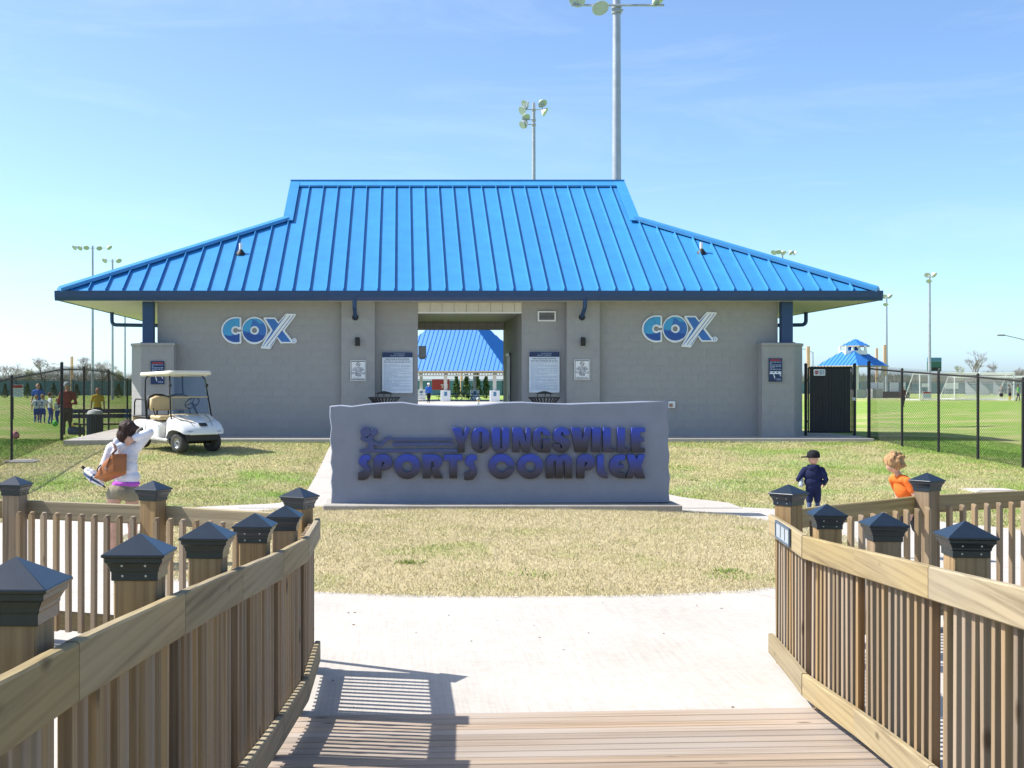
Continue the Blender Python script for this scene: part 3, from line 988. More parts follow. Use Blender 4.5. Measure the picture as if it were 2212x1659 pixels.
letter([[(525, T), (600, T)] + arc(604, 300, 64, 54, -90, 70, 10) + [(640, 356), (673, B), (610, B), (588, 345), (612, 326)] + arc(596, 308, 12, 14, 40, -180, 8) + [(580, B), (525, B)]])
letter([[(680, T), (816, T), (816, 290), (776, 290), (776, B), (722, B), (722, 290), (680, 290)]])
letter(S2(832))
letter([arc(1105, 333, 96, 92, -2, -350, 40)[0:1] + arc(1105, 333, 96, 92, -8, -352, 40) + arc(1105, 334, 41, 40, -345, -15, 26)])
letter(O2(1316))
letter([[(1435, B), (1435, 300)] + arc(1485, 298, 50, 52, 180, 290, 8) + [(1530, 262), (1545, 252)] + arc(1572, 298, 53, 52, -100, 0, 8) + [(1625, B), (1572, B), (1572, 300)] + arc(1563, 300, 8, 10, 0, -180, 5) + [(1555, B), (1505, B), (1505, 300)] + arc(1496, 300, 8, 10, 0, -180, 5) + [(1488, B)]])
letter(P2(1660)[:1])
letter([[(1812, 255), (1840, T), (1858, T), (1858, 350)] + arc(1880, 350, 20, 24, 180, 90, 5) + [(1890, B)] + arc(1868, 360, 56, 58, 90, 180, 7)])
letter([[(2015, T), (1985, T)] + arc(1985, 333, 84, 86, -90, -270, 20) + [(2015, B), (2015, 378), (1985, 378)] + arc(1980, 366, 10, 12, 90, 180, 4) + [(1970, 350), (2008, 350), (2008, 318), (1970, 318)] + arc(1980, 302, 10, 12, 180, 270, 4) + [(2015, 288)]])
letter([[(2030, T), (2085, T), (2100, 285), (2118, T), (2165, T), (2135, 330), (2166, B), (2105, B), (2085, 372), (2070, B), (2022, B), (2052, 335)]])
# the running figure and its stripes
letter([arc(100, 76, 38, 36, 0, 350, 24)], 'runner_mark', 'steelblue', dep=.04)
letter([arc(163, 80, 27, 26, 0, 350, 18)], 'runner_mark', 'steelblue', dep=.04)
letter([[(64, 118), (84, 108), (112, 126), (136, 100), (158, 104), (152, 140), (205, 166), (222, 152), (250, 118), (296, 112), (290, 134), (258, 148), (228, 180), (200, 184), (160, 170), (166, 208), (116, 208), (122, 160), (92, 150), (66, 138)]], 'runner_mark', 'steelblue', proud=.004, dep=.04)
letter([[(303, 128), (746, 128), (748, 140), (303, 142)]], 'stripe', 'steelblue', dep=.04)
letter([[(303, 158), (748, 156), (750, 178), (300, 182)]], 'stripe', 'steelblue', dep=.04)
letter([[(58, 208), (782, 204), (782, 226), (58, 230)]], 'stripe', 'steelblue', dep=.03)

# ---------------------------------------------------------------- wall signs on the building
M['ink'] = pbr('navy_ink', (.012, .03, .10), .5)
M['inkb'] = pbr('black_ink', (.02, .025, .03), .5)
M['print'] = pbr('pale_print', (.32, .40, .55), .6)
M['paper'] = pbr('white_sign_face', (.70, .76, .82), .4)
M['red'] = pbr('red_print', (.40, .03, .03), .5)
def lines_print(par, x0, x1, z0, z1, y, n, mat, h, short=()):
    """rows of print too small to read, as thin broken bars"""
    b = MB(); rr = random.Random(n)
    for k in range(n):
        z = z1 - (k + .5) * (z1 - z0) / n
        end = x1 if k not in short else x0 + (x1 - x0) * rr.uniform(.15, .65)
        x = x0
        while x < end:
            w = rr.uniform(.025, .09)
            b.box(x, min(x + w, end), y - .002, y, z - h / 2, z + h / 2)
            x += w + .014
    o = b.build('print', mat, par)
    return o
for (xa, xb, ya, yb, side) in ((825.5, 891.5, 761, 849, 'left'), (1143, 1208.5, 760, 848, 'right')):
    Yp = YW + .04
    a = at(xa, yb, Yp); b = at(xb, ya, Yp)
    rs = empty('rules_sign', ((a.x + b.x) / 2, Yp, a.z), label='tall white park rules board with navy heading, %s of the passage' % side, cat='sign', group='park rules boards')
    me = outline_mesh('panel', [stad(a.x, b.x, a.z, b.z, .02)], .02)
    place('panel', me, (0, Yp, 0), M['paper'], rs)
    hz = b.z - .135
    me = outline_mesh('heading', [stad(a.x + .002, b.x - .002, hz, b.z - .002, .018)], .006)
    place('heading', me, (0, Yp - .0135, 0), M['ink'], rs)
    cx = (a.x + b.x) / 2; yf = Yp - .0175
    place('lettering', text_mesh('YOUNGSVILLE', .045, bold=.0008), (cx + .05, yf, b.z - .058), M['print'], rs)
    place('lettering', text_mesh('SPORTS COMPLEX', .045, bold=.0008), (cx, yf, b.z - .108), M['print'], rs)
    place('lettering', text_mesh('PARK RULES & REGULATIONS', .0475, bold=.0012), (cx, Yp - .0115, hz - .062), M['inkb'], rs)
    lines_print(rs, a.x + .05, b.x - .05, hz - .15, hz - .075, Yp - .011, 2, M['ink'], .012)
    lines_print(rs, a.x + .05, b.x - .05, a.z + .06, hz - .17, Yp - .011, 24, M['print'], .010, (0, 3, 5, 7, 9, 10, 13, 16, 18, 21))
for (xc, side) in ((774, 'left'), (1257.5, 'right')):
    Yp = 32.8 - .035
    a = at(xc - 17, 822.5, Yp); b = at(xc + 17, 778.5, Yp)
    if side == 'right':
        a.z += .02; b.z += .02
    ts = empty('tobacco_sign', (a.x, Yp, a.z), label='small white tobacco free sign with black border on the %s pilaster' % side, cat='sign', group='tobacco free signs')
    place('panel', outline_mesh('panel', [stad(a.x, b.x, a.z, b.z, .02)], .012), (0, Yp, 0), M['white'], ts)
    place('border', outline_mesh('border', [stad(a.x + .018, b.x - .018, a.z + .018, b.z - .018, .01), stad(a.x + .028, b.x - .028, a.z + .036, b.z - .036, .01)], .003), (0, Yp - .008, 0), M['inkb'], ts)
    cx = (a.x + b.x) / 2; yf = Yp - .0085; H = b.z - a.z
    cz = b.z - .105
    place('no_smoking_ring', outline_mesh('ring', [arc(0, 0, .055, .055, 0, 350, 30), arc(0, 0, .044, .044, 0, 350, 30)], .003), (cx, yf, cz), M['inkb'], ts)
    place('no_smoking_bar', outline_mesh('bar', [[(-.038, .030), (-.030, .038), (.038, -.030), (.030, -.038)]], .003), (cx, yf - .001, cz), M['inkb'], ts)
    place('cigarette', outline_mesh('cig', [[(-.034, -.012), (.03, -.012), (.03, -.003), (-.034, -.003)]], .003), (cx, yf, cz), M['inkb'], ts)
    for txt, s_, dz in (('YOUNGSVILLE', .034, .205), ('SPORTS COMPLEX', .036, .240), ('AND ALL PARKING', .036, .272), ('AREAS ARE', .034, .304), ('TOBACCO', .072, .362), ('FREE', .072, .420)):
        place('lettering', text_mesh(txt, s_, bold=.0012 if s_ > .05 else .0006), (cx, yf, b.z - dz), M['ink'], ts)
    lines_print(ts, a.x + .06, b.x - .06, a.z + .05, a.z + .08, Yp - .006, 2, M['ink'], .008)
# lightning safety notices on the two piers
for (xa, xb, ya, yb, side) in ((325.5, 355, 780, 830, 'left'), (1660.5, 1689.5, 774, 824.5, 'right')):
    Yp = 32.56 - .032
    a = at(xa, yb, Yp); b = at(xb, ya, Yp)
    ls = empty('lightning_notice', (a.x, Yp, a.z), label='navy lightning warning notice with red heading on the %s pier' % side, cat='sign', group='lightning notices on the piers')
    w_, h_ = b.x - a.x, b.z - a.z
    place('panel', outline_mesh('panel', [[(a.x, a.z), (b.x, a.z), (b.x, b.z), (a.x, b.z)]], .012), (0, Yp, 0), M['ink'], ls)
    yf = Yp - .0075
    place('heading', outline_mesh('heading', [[(a.x + .04, b.z - .065), (b.x - .04, b.z - .065), (b.x - .04, b.z - .03), (a.x + .04, b.z - .03)]], .003), (0, yf, 0), M['red'], ls)
    cl = []
    for k in range(25):
        t = k / 24
        cl.append((a.x + .02 + (w_ - .04) * t, a.z + h_ * .345 + .035 * abs(math.sin(t * 9.4)) + .01))
    cl += [(b.x - .02, a.z + h_ * .33), (a.x + .02, a.z + h_ * .33)]
    place('cloud', outline_mesh('cloud', [cl], .003), (0, yf, 0), M['paper'], ls)
    for fx, l_ in ((.33, 1.), (.78, .5)):
        x0 = a.x + w_ * fx; z0 = a.z + h_ * .335
        place('bolt', outline_mesh('bolt', [[(x0, z0), (x0 + .025, z0), (x0 + .035, z0 - .06 * l_), (x0 + .045, z0 - .06 * l_), (x0 + .05, z0 - .15 * l_), (x0 + .022, z0 - .085 * l_)]], .003), (0, yf, 0), M['paper'], ls)
    lines_print(ls, a.x + .03, b.x - .03, a.z + h_ * .5, b.z - .08, Yp - .006, 6, M['print'], .018, (1, 4))
    lines_print(ls, a.x + .2, b.x - .03, a.z + .03, a.z + h_ * .14, Yp - .006, 2, M['print'], .014, ())
    place('stripe', outline_mesh('stripe', [[(a.x + .02, a.z + h_ * .42), (b.x - .02, a.z + h_ * .42), (b.x - .02, a.z + h_ * .445), (a.x + .02, a.z + h_ * .445)]], .003), (0, yf, 0), M['paper'], ls)

# ---------------------------------------------------------------- COX wall logos
def logo_mat():
    return pbr('logo_blue', (.014, .13, .46), .3, 0, .05, coat=.3)
M['logo'] = logo_mat()
M['logo_l'] = pbr('logo_light_blue', (.045, .33, .62), .3, 0, .05)
M['logo_d'] = pbr('logo_deep_blue', (.010, .075, .34), .3, 0, .05)
M['logo_w'] = pbr('logo_white', (.78, .82, .86), .4, 0, .03)
def cox(x0, y0, where):
    """x0,y0: photo position of the zoom window's corner; window px -> metres on the wall"""
    k = .0885
    def P(lp):
        return [(at(x0 + a * k, 0, YW).x, at(0, y0 + b * k, YW).z) for a, b in lp]
    c = P([(1050, 580)])[0]
    lg = empty('logo_sign', (c[0], YW, c[1]), label='blue COX logo sign with white outline on the %s wall panel' % where, cat='sign', group='logo signs on the front wall')
    def pc(name, loops, lay, mat):
        me = outline_mesh(name, [[(a - c[0], b - c[1]) for a, b in P(lp)] for lp in loops], .012 if lay else .03)
        place(name, me, (c[0], YW - .037 - .0105 * lay, c[1]), M[mat], lg)
    # white backing
    pc('backing', [[(625, 285), (600, 262)] + arc(500, 585, 365, 332, -80, -268, 34) + [(600, 905), (625, 885), (625, 605), (560, 615)] + arc(485, 580, 62, 60, 30, 330, 16) + [(560, 560), (625, 565)]], 0, 'logo_w')
    pc('backing', [arc(945, 585, 312, 335, 0, 354, 40), arc(945, 582, 62, 62, 0, 350, 20)], 0, 'logo_w')
    pc('backing', [[(1160, 300), (1180, 265), (1450, 265), (1530, 380), (1700, 185), (1740, 170), (1950, 180), (1955, 215), (1680, 580), (1850, 800), (1905, 770)] + arc(1905, 835, 72, 66, -80, 90, 10) + [(1850, 895), (1580, 900), (1500, 770), (1320, 1040), (1100, 1020), (1100, 990), (1265, 670), (1340, 580), (1275, 480)]], 0, 'logo_w')
    # blue faces
    pc('letter', [[(583, 290)] + arc(495, 580, 322, 292, -76, -280, 34) + [(583, 865), (583, 665), (560, 660)] + arc(485, 582, 108, 106, 48, 312, 20) + [(583, 500)]], 1, 'logo')
    pc('letter', [arc(945, 580, 290, 290, 0, 354, 40), arc(945, 582, 107, 105, 0, 352, 26)], 1, 'logo')
    pc('letter', [[(1220, 302), (1430, 302), (1525, 420), (1700, 225), (1720, 210), (1480, 530), (1370, 690), (1150, 980), (1145, 970), (1390, 580)]], 1, 'logo')
    pc('letter', [[(1620, 580), (1835, 862), (1605, 862), (1510, 740)]], 1, 'logo')
    pc('stripe', [[(1810, 215), (1822, 222), (1240, 975), (1230, 965)]], 1, 'logo_d')
    pc('stripe', [[(1895, 212), (1905, 220), (1335, 975), (1325, 965)]], 1, 'logo_d')
    # gloss sweeps, printed lighter and deeper
    pc('sweep', [[(205, 690), (178, 560), (230, 420), (365, 320), (430, 380), (465, 470), (410, 505), (380, 560), (378, 610), (400, 660), (425, 690), (330, 712)]], 2, 'logo_l')
    pc('sweep', [[(380, 315), (480, 290), (583, 292), (583, 495), (520, 470), (480, 475), (450, 400)]], 2, 'logo_l')
    pc('sweep', [[(225, 700), (380, 725), (583, 668), (583, 862), (480, 868), (350, 830), (270, 770)]], 2, 'logo_d')
    pc('sweep', [[(660, 575), (670, 480), (740, 370), (830, 320), (900, 318), (870, 480), (842, 560), (845, 612), (740, 610)]], 2, 'logo_l')
    pc('sweep', [[(850, 300), (960, 290), (1080, 330), (1170, 410), (1060, 420), (980, 340)]], 2, 'logo_l')
    pc('sweep', [[(670, 640), (850, 650), (945, 692), (1040, 680), (1100, 705), (1215, 700), (1150, 800), (1040, 855), (900, 862), (770, 810)]], 2, 'logo_d')
    pc('registered_mark', [arc(1905, 832, 40, 38, 0, 350, 18), arc(1905, 832, 28, 27, 0, 350, 18)], 1, 'logo')
cox(810 * .576, 1150 * .576, 'left')
cox(810 * .576 + (1386 - 478.5), 1150 * .576 - 3.5, 'right')
# ---------------------------------------------------------------- boardwalk
def deck_z(y):
    return float(np.interp(y, [0, 1.7, 2.37, 2.86, 4.11, 7.35], [.47, .41, .372, .334, .240, .0]))
# left and right post lines (x, y)
LP = [(-.90, 1.72), (-.888, 2.88), (-.855, 4.11), (-.805, 5.22), (-.745, 6.40), (-.70, 7.52)]
LE = (-.70, 8.62)
RP = [(2.06, 2.7), (2.22, 3.95), (2.38, 5.27), (2.53, 6.55), (2.60, 7.62)]
RE = (2.76, 8.86)
M['conc_s'] = M['conc']
deck = empty('boardwalk', (.9, 4, 0), kind='structure')
y = 7.545
pm = {}
i = 0
while y > .4:
    w = .138
    ang = .062 - .012 * (7.5 - y)
    xl = np.interp(y, [p[1] for p in LP], [p[0] for p in LP]) - .16
    xr = np.interp(y, [p[1] for p in RP], [p[0] for p in RP]) + .14
    Lg = (xr - xl)
    z = deck_z(y - w / 2) + .0255
    b = MB().box(-Lg / 2, Lg / 2, -w / 2 + .004, w / 2 - .004, -.038, 0)
    o = b.build('plank', M['plank'], None, bevel=.004)
    o.location = ((xl + xr) / 2, y - w / 2, z + random.uniform(-.0015, .0015))
    o.rotation_euler = (-math.atan(.077) if y < 7.3 else -.02, 0, ang + random.uniform(-.0012, .0012))
    setpar(o, deck)
    y -= w + .0055 + random.uniform(0, .002)
    i += 1
# joists below, seen through the gaps
for xx in (-.3, .4, 1.1, 1.8):
    MB().add([(xx - .02, .5, deck_z(.5) - .2), (xx + .02, .5, deck_z(.5) - .2), (xx + .02, 7.3, -.05), (xx - .02, 7.3, -.05), (xx - .02, .5, deck_z(.5) - .018), (xx + .02, .5, deck_z(.5) - .018), (xx + .02, 7.3, -.013), (xx - .02, 7.3, -.013)],
             [(0, 3, 2, 1), (4, 5, 6, 7), (0, 1, 5, 4), (1, 2, 6, 5), (2, 3, 7, 6), (3, 0, 4, 7)]).build('joist', M['wood_x'], deck)

# post with cap
PW = .14
pm_post = {}
def post_meshes(h):
    b = MB().box(-PW / 2, PW / 2, -PW / 2, PW / 2, -.3, h)
    return b.mesh('post', bevel=.006)
def ring_sq(b, prof):
    vs_ = []; fs_ = []
    for (r, z) in prof:
        vs_ += [(-r, -r, z), (r, -r, z), (r, r, z), (-r, r, z)]
    for k in range(len(prof) - 1):
        for j in range(4):
            fs_.append((k * 4 + j, k * 4 + (j + 1) % 4, k * 4 + 4 + (j + 1) % 4, k * 4 + 4 + j))
    fs_.append((0, 3, 2, 1))
    b.add(vs_, fs_)
cb = MB()
ring_sq(cb, [(.076, 0), (.076, .028), (.080, .032), (.080, .040), (.088, .056), (.094, .061), (.094, .074), (.103, .078), (.103, .086), (.0, .147)])
cap_me = cb.mesh('cap', bevel=.0018)
cap_me.materials.append(M['cap'])
screw_me = MB().lathe([(.004, 0), (.004, .003)], 8, (0, 0, 0), 'y').mesh('screw')
screw_me.materials.append(M['galv'])
post_me = post_meshes(1.13)
post_me.materials.append(M['wood_post'])
bal_me = {}
def baluster(h, pointed):
    k = (round(h, 3), pointed)
    if k not in bal_me:
        s = .019
        if pointed:
            b = MB()
            b.add([(-s, -s, 0), (s, -s, 0), (s, s, 0), (-s, s, 0), (-s, -s, h - .03), (s, -s, h - .03), (s, s, h - .0), (-s, s, h - .0), (0, -s, h - .006)],
                  [(0, 3, 2, 1), (0, 1, 5, 8, 4), (1, 2, 6, 5), (2, 3, 7, 6), (3, 0, 4, 7), (4, 8, 7), (8, 5, 6), (8, 6, 7)])
        else:
            b = MB().box(-s, s, -s, s, 0, h)
        bal_me[k] = b.mesh('baluster', bevel=.002)
        bal_me[k].materials.append(M['wood_z'])
    return bal_me[k]
def add_post(par, x, y, z, rz, seed):
    o = bpy.data.objects.new('post', post_me); COL.objects.link(o)
    o.location = (x, y, z); o.rotation_euler = (random.uniform(-.006, .006), random.uniform(-.006, .006), rz)
    setpar(o, par)
    c = bpy.data.objects.new('cap', cap_me); COL.objects.link(c)
    c.location = (0, 0, 1.123); c.rotation_euler = (0, 0, random.uniform(-.015, .015))
    setpar(c, o, True)
    if seed % 2 == 0:
        for sgn in (-1, 1):
            for zz, yy in ((.016, -.0785), (.05, -.0865)):
                s_ = bpy.data.objects.new('screw', screw_me); COL.objects.link(s_)
                s_.location = (sgn * .038, yy, 1.123 + zz); setpar(s_, o, True)
    return o
def board(par, name, a, b, z0a, z1a, z0b, z1b, th):
    """a board on edge from plan point a to b; top and bottom heights at either end"""
    a = Vector((*a, 0)); b = Vector((*b, 0))
    d = b - a; L_ = d.length
    rz = math.atan2(d.y, d.x)
    zc = (z0a + z1a) / 2
    rz_ = (lambda z: z - zc)
    n = 6
    vs_ = []; fs_ = []
    rr = random.Random(int(a.x * 1000 + a.y * 77))
    bow = rr.uniform(-.004, .004)
    for k in range(n + 1):
        t = k / n
        z0 = z0a + (z0b - z0a) * t - zc; z1 = z1a + (z1b - z1a) * t - zc
        bo = bow * 4 * t * (1 - t); jz = rr.uniform(-.0015, .0015)
        x = L_ * t
        e = .006
        vs_ += [(x, -th / 2 + bo, z0 + e), (x, -th / 2 + bo + e, z0), (x, th / 2 + bo - e, z0), (x, th / 2 + bo, z0 + e), (x, th / 2 + bo, z1 - e + jz), (x, th / 2 + bo - e, z1 + jz), (x, -th / 2 + bo + e, z1 + jz), (x, -th / 2 + bo, z1 - e + jz)]
    for k in range(n):
        for j in range(8):
            fs_.append((k * 8 + j, k * 8 + (j + 1) % 8, (k + 1) * 8 + (j + 1) % 8, (k + 1) * 8 + j)[::-1])
    fs_.append(tuple(range(8))); fs_.append(tuple(range(n * 8, n * 8 + 8))[::-1])
    o = MB().add(vs_, fs_).build(name, M['wood_x'])
    o.location = (a.x, a.y, zc); o.rotation_euler = (0, 0, rz)
    setpar(o, par)
    return o
def run(par, pts, inner, gz, board_side, bal_side, pointed, first=True, nb=10, skip_posts=()):
    """posts at pts with rails on the given side: +1 = left of travel direction"""
    n = len(pts)
    for i, (x, y) in enumerate(pts):
        d = Vector(pts[min(i + 1, n - 1)]) - Vector(pts[max(i - 1, 0)])
        rz = math.atan2(d.y, d.x)
        if i not in skip_posts:
            add_post(par, x, y, gz(y), rz - R(90), i)
    for i in range(n - 1):
        a = Vector(pts[i]); b = Vector(pts[i + 1])
        d = (b - a).normalized(); nrm = Vector((-d.y, d.x))
        za, zb = gz(a.y), gz(b.y)
        ob_ = nrm * board_side; obal = nrm * bal_side
        g = .004
        board(par, 'top_rail', a + ob_ + d * g, b + ob_ - d * g, za + .933, za + 1.075, zb + .933, zb + 1.075, .038)
        board(par, 'bottom_rail', a + ob_ + d * g, b + ob_ - d * g, za + .09, za + .232, zb + .09, zb + .232, .038)
        for k in range(1, nb + 1):
            t = k / (nb + 1)
            p = a.lerp(b, t) + obal
            z = za + (zb - za) * t
            h = .89 if pointed else .93
            o = bpy.data.objects.new('baluster', baluster(h, pointed)); COL.objects.link(o)
            o.location = (p.x, p.y, z + .12); o.rotation_euler = (random.uniform(-.004, .004), random.uniform(-.004, .004), math.atan2(d.y, d.x) + (math.pi if bal_side > 0 else 0))
            setpar(o, par)
def flat(y):
    return .02
rl = empty('railing', (LP[0][0], LP[0][1], 0), label='wooden railing with black post caps along the shaded left edge of boardwalk', cat='railing', group='wooden railings of the boardwalk')
run(rl, LP + [LE], None, lambda y: deck_z(y), -.130, -.092, False, nb=11, skip_posts=(6,))
rr_ = empty('railing', (RP[0][0], RP[0][1], 0), label='sunlit wooden railing with black post caps along the right edge of boardwalk', cat='railing', group='wooden railings of the boardwalk')
run(rr_, RP + [RE], None, lambda y: deck_z(y), .130, .092, False, nb=11, skip_posts=(5,))
fl = empty('railing', (LE[0], LE[1], 0), label='wooden picket railing curving off from boardwalk end in front of woman', cat='railing', group='wooden railings of the boardwalk')
run(fl, [LE, (-1.83, 9.22), (-2.98, 9.66), (-4.25, 9.75), (-5.5, 9.55)], None, flat, -.09, .11 - .02 - .0, True)
fr = empty('railing', (RE[0], RE[1], 0), label='wooden picket railing curving off from boardwalk end beside the two boys', cat='railing', group='wooden railings of the boardwalk')
run(fr, [RE, (4.23, 10.03), (5.78, 10.75), (7.2, 11.1)], None, flat, .09, -.09, True, nb=11)
# small framed plaque on the right rail's end, metal strap at the foot
a = Vector((*RP[-1], 0)); b = Vector((*RE, 0)); d = (b - a).normalized(); nrm = Vector((-d.y, d.x, 0))
c = a + d * .62 + nrm * .152 + Vector((0, 0, 1.015))
pq = empty('plaque', c, math.atan2(d.y, d.x), label='small framed metal plaque on the end of right boardwalk rail', cat='plaque')
M['plq'] = pbr('plaque_grey', (.42, .47, .53), .4, .3)
MB().box(-.25, .25, -.0, .006, -.054, .054).build('plate', M['plq'], pq, local=True)
fb = MB()
for q in ((-.26, .26, .047, .06), (-.26, .26, -.06, -.047), (-.26, -.242, -.047, .047), (.242, .26, -.047, .047)):
    MB().box(q[0], q[1], 0, .012, q[2], q[3]).build('frame', pbr('plaque_frame', (.10, .14, .2), .4, .3), pq, local=True)
for xx in (-.09, .07):
    MB().box(xx, xx + .006, .006, .009, -.04, .04).build('divider', M['dark'], pq, local=True)

a2 = Vector((*RE, 0)) - d * .06 + nrm * .075
st = MB().box(-.016, .016, 0, .005, .14, .60).build('strap', M['galv'])
st.location = a2; st.rotation_euler = (0, 0, math.atan2(d.y, d.x)); setpar(st, rr_)
# ---------------------------------------------------------------- chain-link fences and gate
def tz(x, y):
    return float(terr(x, y))
def chain_mesh(pts, H, base=.03, pitch=.071, r=.0034):
    b = MB()
    for i in range(len(pts) - 1):
        a = Vector((*pts[i], 0)); c = Vector((*pts[i + 1], 0))
        za, zc = tz(*pts[i]) + base, tz(*pts[i + 1]) + base
        L_ = (c - a).length
        def pos(s, h):
            t = s / L_
            p = a.lerp(c, t); p.z = za + (zc - za) * t + h
            return p
        for sg in (1, -1):
            s0 = -H if sg > 0 else 0
            s = s0
            end = L_ if sg > 0 else L_ + H
            while s < end:
                # line: h = (u - s) * sg
                u0, u1 = (s, s + H) if sg > 0 else (s - H, s)
                h0, h1 = (0, H) if sg > 0 else (H, 0)
                lo, hi = max(u0, 0), min(u1, L_)
                if hi - lo > .02:
                    f = lambda u: h0 + (h1 - h0) * (u - u0) / (u1 - u0)
                    b.tube([pos(lo, f(lo)), pos(hi, f(hi))], r, 3, cap=False)
                s += pitch
        # barbed knuckles along the top
        n = int(L_ / pitch)
        for k in range(n):
            p = pos(k * pitch, H)
            q = pos(k * pitch, H + .035); q.x += .008
            b.tube([p, q], r, 3, cap=False)
    return b
def fence(pts, H, label, tall=(), skip=()):
    f = empty('chain_link_fence', (*pts[0], tz(*pts[0])), label=label, cat='fence', group='black chain-link fences')
    for i, p in enumerate(pts):
        if i in skip:
            continue
        z = tz(*p); ex = .13 if i in tall else .02; r = .042 if i in tall else .03
        MB().lathe([(r, z - .2), (r, z + H + ex), (r * 1.15, z + H + ex + .001), (r * 1.1, z + H + ex + .02), (.008, z + H + ex + .05)], 10, (p[0], p[1], 0)).build('post', M['dark'], f, smooth=True)
    for i in range(len(pts) - 1):
        a, b = pts[i], pts[i + 1]
        MB().tube([(a[0], a[1], tz(*a) + H - .02), (b[0], b[1], tz(*b) + H - .02)], .021, 8).build('top_rail', M['dark'], f, smooth=True)
        MB().tube([(a[0], a[1], tz(*a) + .05), (b[0], b[1], tz(*b) + .05)], .003, 5).build('tension_wire', M['dark'], f)
    m_ = chain_mesh(pts, H).build('chain_mesh', M['dark'], f)
    m_['kind'] = 'stuff'
    return f
fence([(-8.2, 22.0), (-8.32, 24.6), (-8.43, 27.1), (-8.59, 31.7), (-8.66, 34.2), (-8.8, 37.7), (-9.0, 41.2), (-9.15, 44.5)], 1.83, 'black chain-link fence with tall corner post beside the golf cart', tall=(3,))
fence([(12.07, 32.2), (12.12, 30.2), (12.4, 28.8), (12.66, 27.4), (12.95, 26.0), (13.25, 24.6), (13.6, 23.0)], 1.83, 'black chain-link fence running from the gate past the playing field', tall=(0,))
# gate with privacy slats
GY = 33.3
gx0, gx1 = 10.80, 12.10
gate = empty('gate', (gx0, GY, ZF), label='black slatted gate with stop sign beside the right pier', cat='gate')
for xx in (gx0, gx1):
    MB().lathe([(.042, .3), (.042, 2.5), (.05, 2.501), (.046, 2.53), (.008, 2.56)], 10, (xx, GY, 0)).build('post', M['dark'], gate, smooth=True)
zg0, zg1 = .72, 2.43
for (p, q) in (((gx0 + .07, zg0), (gx1 - .07, zg0)), ((gx0 + .07, zg1), (gx1 - .07, zg1)), ((gx0 + .07, zg0), (gx0 + .07, zg1)), ((gx1 - .07, zg0), (gx1 - .07, zg1))):
    MB().tube([(p[0], GY, p[1]), (q[0], GY, q[1])], .022, 8).build('frame', M['dark'], gate, smooth=True)
M['slat'] = pbr('black_slat', (.012, .012, .014), .5, 0, .2, rnd=.3)
ns = 26
for k in range(ns):
    x = gx0 + .10 + k * (gx1 - gx0 - .2) / ns
    MB().box(x, x + (gx1 - gx0 - .2) / ns * 1.02, GY - .004 + .006 * (k % 2), GY + .002 + .006 * (k % 2), zg0 + .02, zg1 + .03 + .012 * (k % 2)).build('slat', M['slat'], gate)
for zz in (1.0, 2.1):
    MB().cbox((gx0 + .035, GY, zz), (.07, .05, .05)).build('hinge', M['dark'], gate)
MB().cbox((gx1 - .035, GY - .02, 1.6), (.09, .06, .08)).build('latch', M['galv'], gate)
p = at(1770, 804.5, GY - .02)
gs = empty('gate_sign', p, label='small white sign with red stop octagon on the black gate', cat='sign')
place('panel', outline_mesh('panel', [stad(-.155, .155, -.085, .085, .02)], .008), (p.x, p.y, p.z), M['white'], gs)
place('octagon', outline_mesh('oct', [arc(-.075, 0, .055, .055, 22.5, 337.5, 7)], .004), (p.x, p.y - .005, p.z), M['red'], gs)
place('lettering', text_mesh('STOP', .034, bold=.0006), (p.x - .075, p.y - .0085, p.z - .012), M['white'], gs)
M['teal'] = pbr('teal_ink', (.08, .22, .33), .5)
lines_print(gs, p.x - .0, p.x + .13, p.z - .06, p.z + .06, p.y - .005, 4, M['teal'], .018)

# ---------------------------------------------------------------- litter bins by the passage
def litter_bin(x, y, label):
    z0 = ZF
    t = empty('litter_bin', (x, y, z0), label=label, cat='litter bin', group='black litter bins beside the passage')
    MB().lathe([(.20, z0 + .02), (.21, z0 + .9)], 16, (x, y, 0)).build('liner', M['dark'], t, smooth=True)
    MB().lathe([(.26, z0), (.26, z0 + .05)], 20, (x, y, 0)).build('base', M['dark'], t)
    for k in range(26):
        a = 2 * math.pi * k / 26
        b = MB()
        pts = [(.25, .04), (.25, .55), (.265, .78), (.31, .92), (.40, 1.02)]
        w = .02
        ca, sa = math.cos(a), math.sin(a)
        vs_ = []
        for (r, h) in pts:
            for (dr, dw) in ((-.004, -w), (-.004, w), (.004, w), (.004, -w)):
                vs_.append((x + ca * (r + dr) - sa * dw, y + sa * (r + dr) + ca * dw, z0 + h))
        fs_ = []
        for i in range(len(pts) - 1):
            for j in range(4):
                fs_.append((i * 4 + j, i * 4 + (j + 1) % 4, i * 4 + 4 + (j + 1) % 4, i * 4 + 4 + j))
        b.add(vs_, fs_ + [(0, 1, 2, 3), (16, 17, 18, 19)])
        b.build('slat', M['dark'], t)
    MB().lathe([(.39, z0 + 1.012), (.415, z0 + 1.012), (.42, z0 + 1.035), (.39, z0 + 1.04)], 28, (x, y, 0)).build('rim', M['dark'], t, smooth=True)
    ld = MB().lathe([(.21, z0 + 1.125), (.215, z0 + 1.14), (.15, z0 + 1.165), (.05, z0 + 1.19), (.005, z0 + 1.195)], 22, (x, y, 0)).build('lid', M['dark'], t, smooth=True)
    for k in range(3):
        a = 2 * math.pi * k / 3 + .5
        MB().tube([(x + .19 * math.cos(a), y + .19 * math.sin(a), z0 + 1.0), (x + .19 * math.cos(a), y + .19 * math.sin(a), z0 + 1.135)], .01, 6).build('bracket', M['dark'], t)
litter_bin(at(830, 0, 32.1).x, 32.1, 'black slatted litter bin behind the sign, left of the passage')
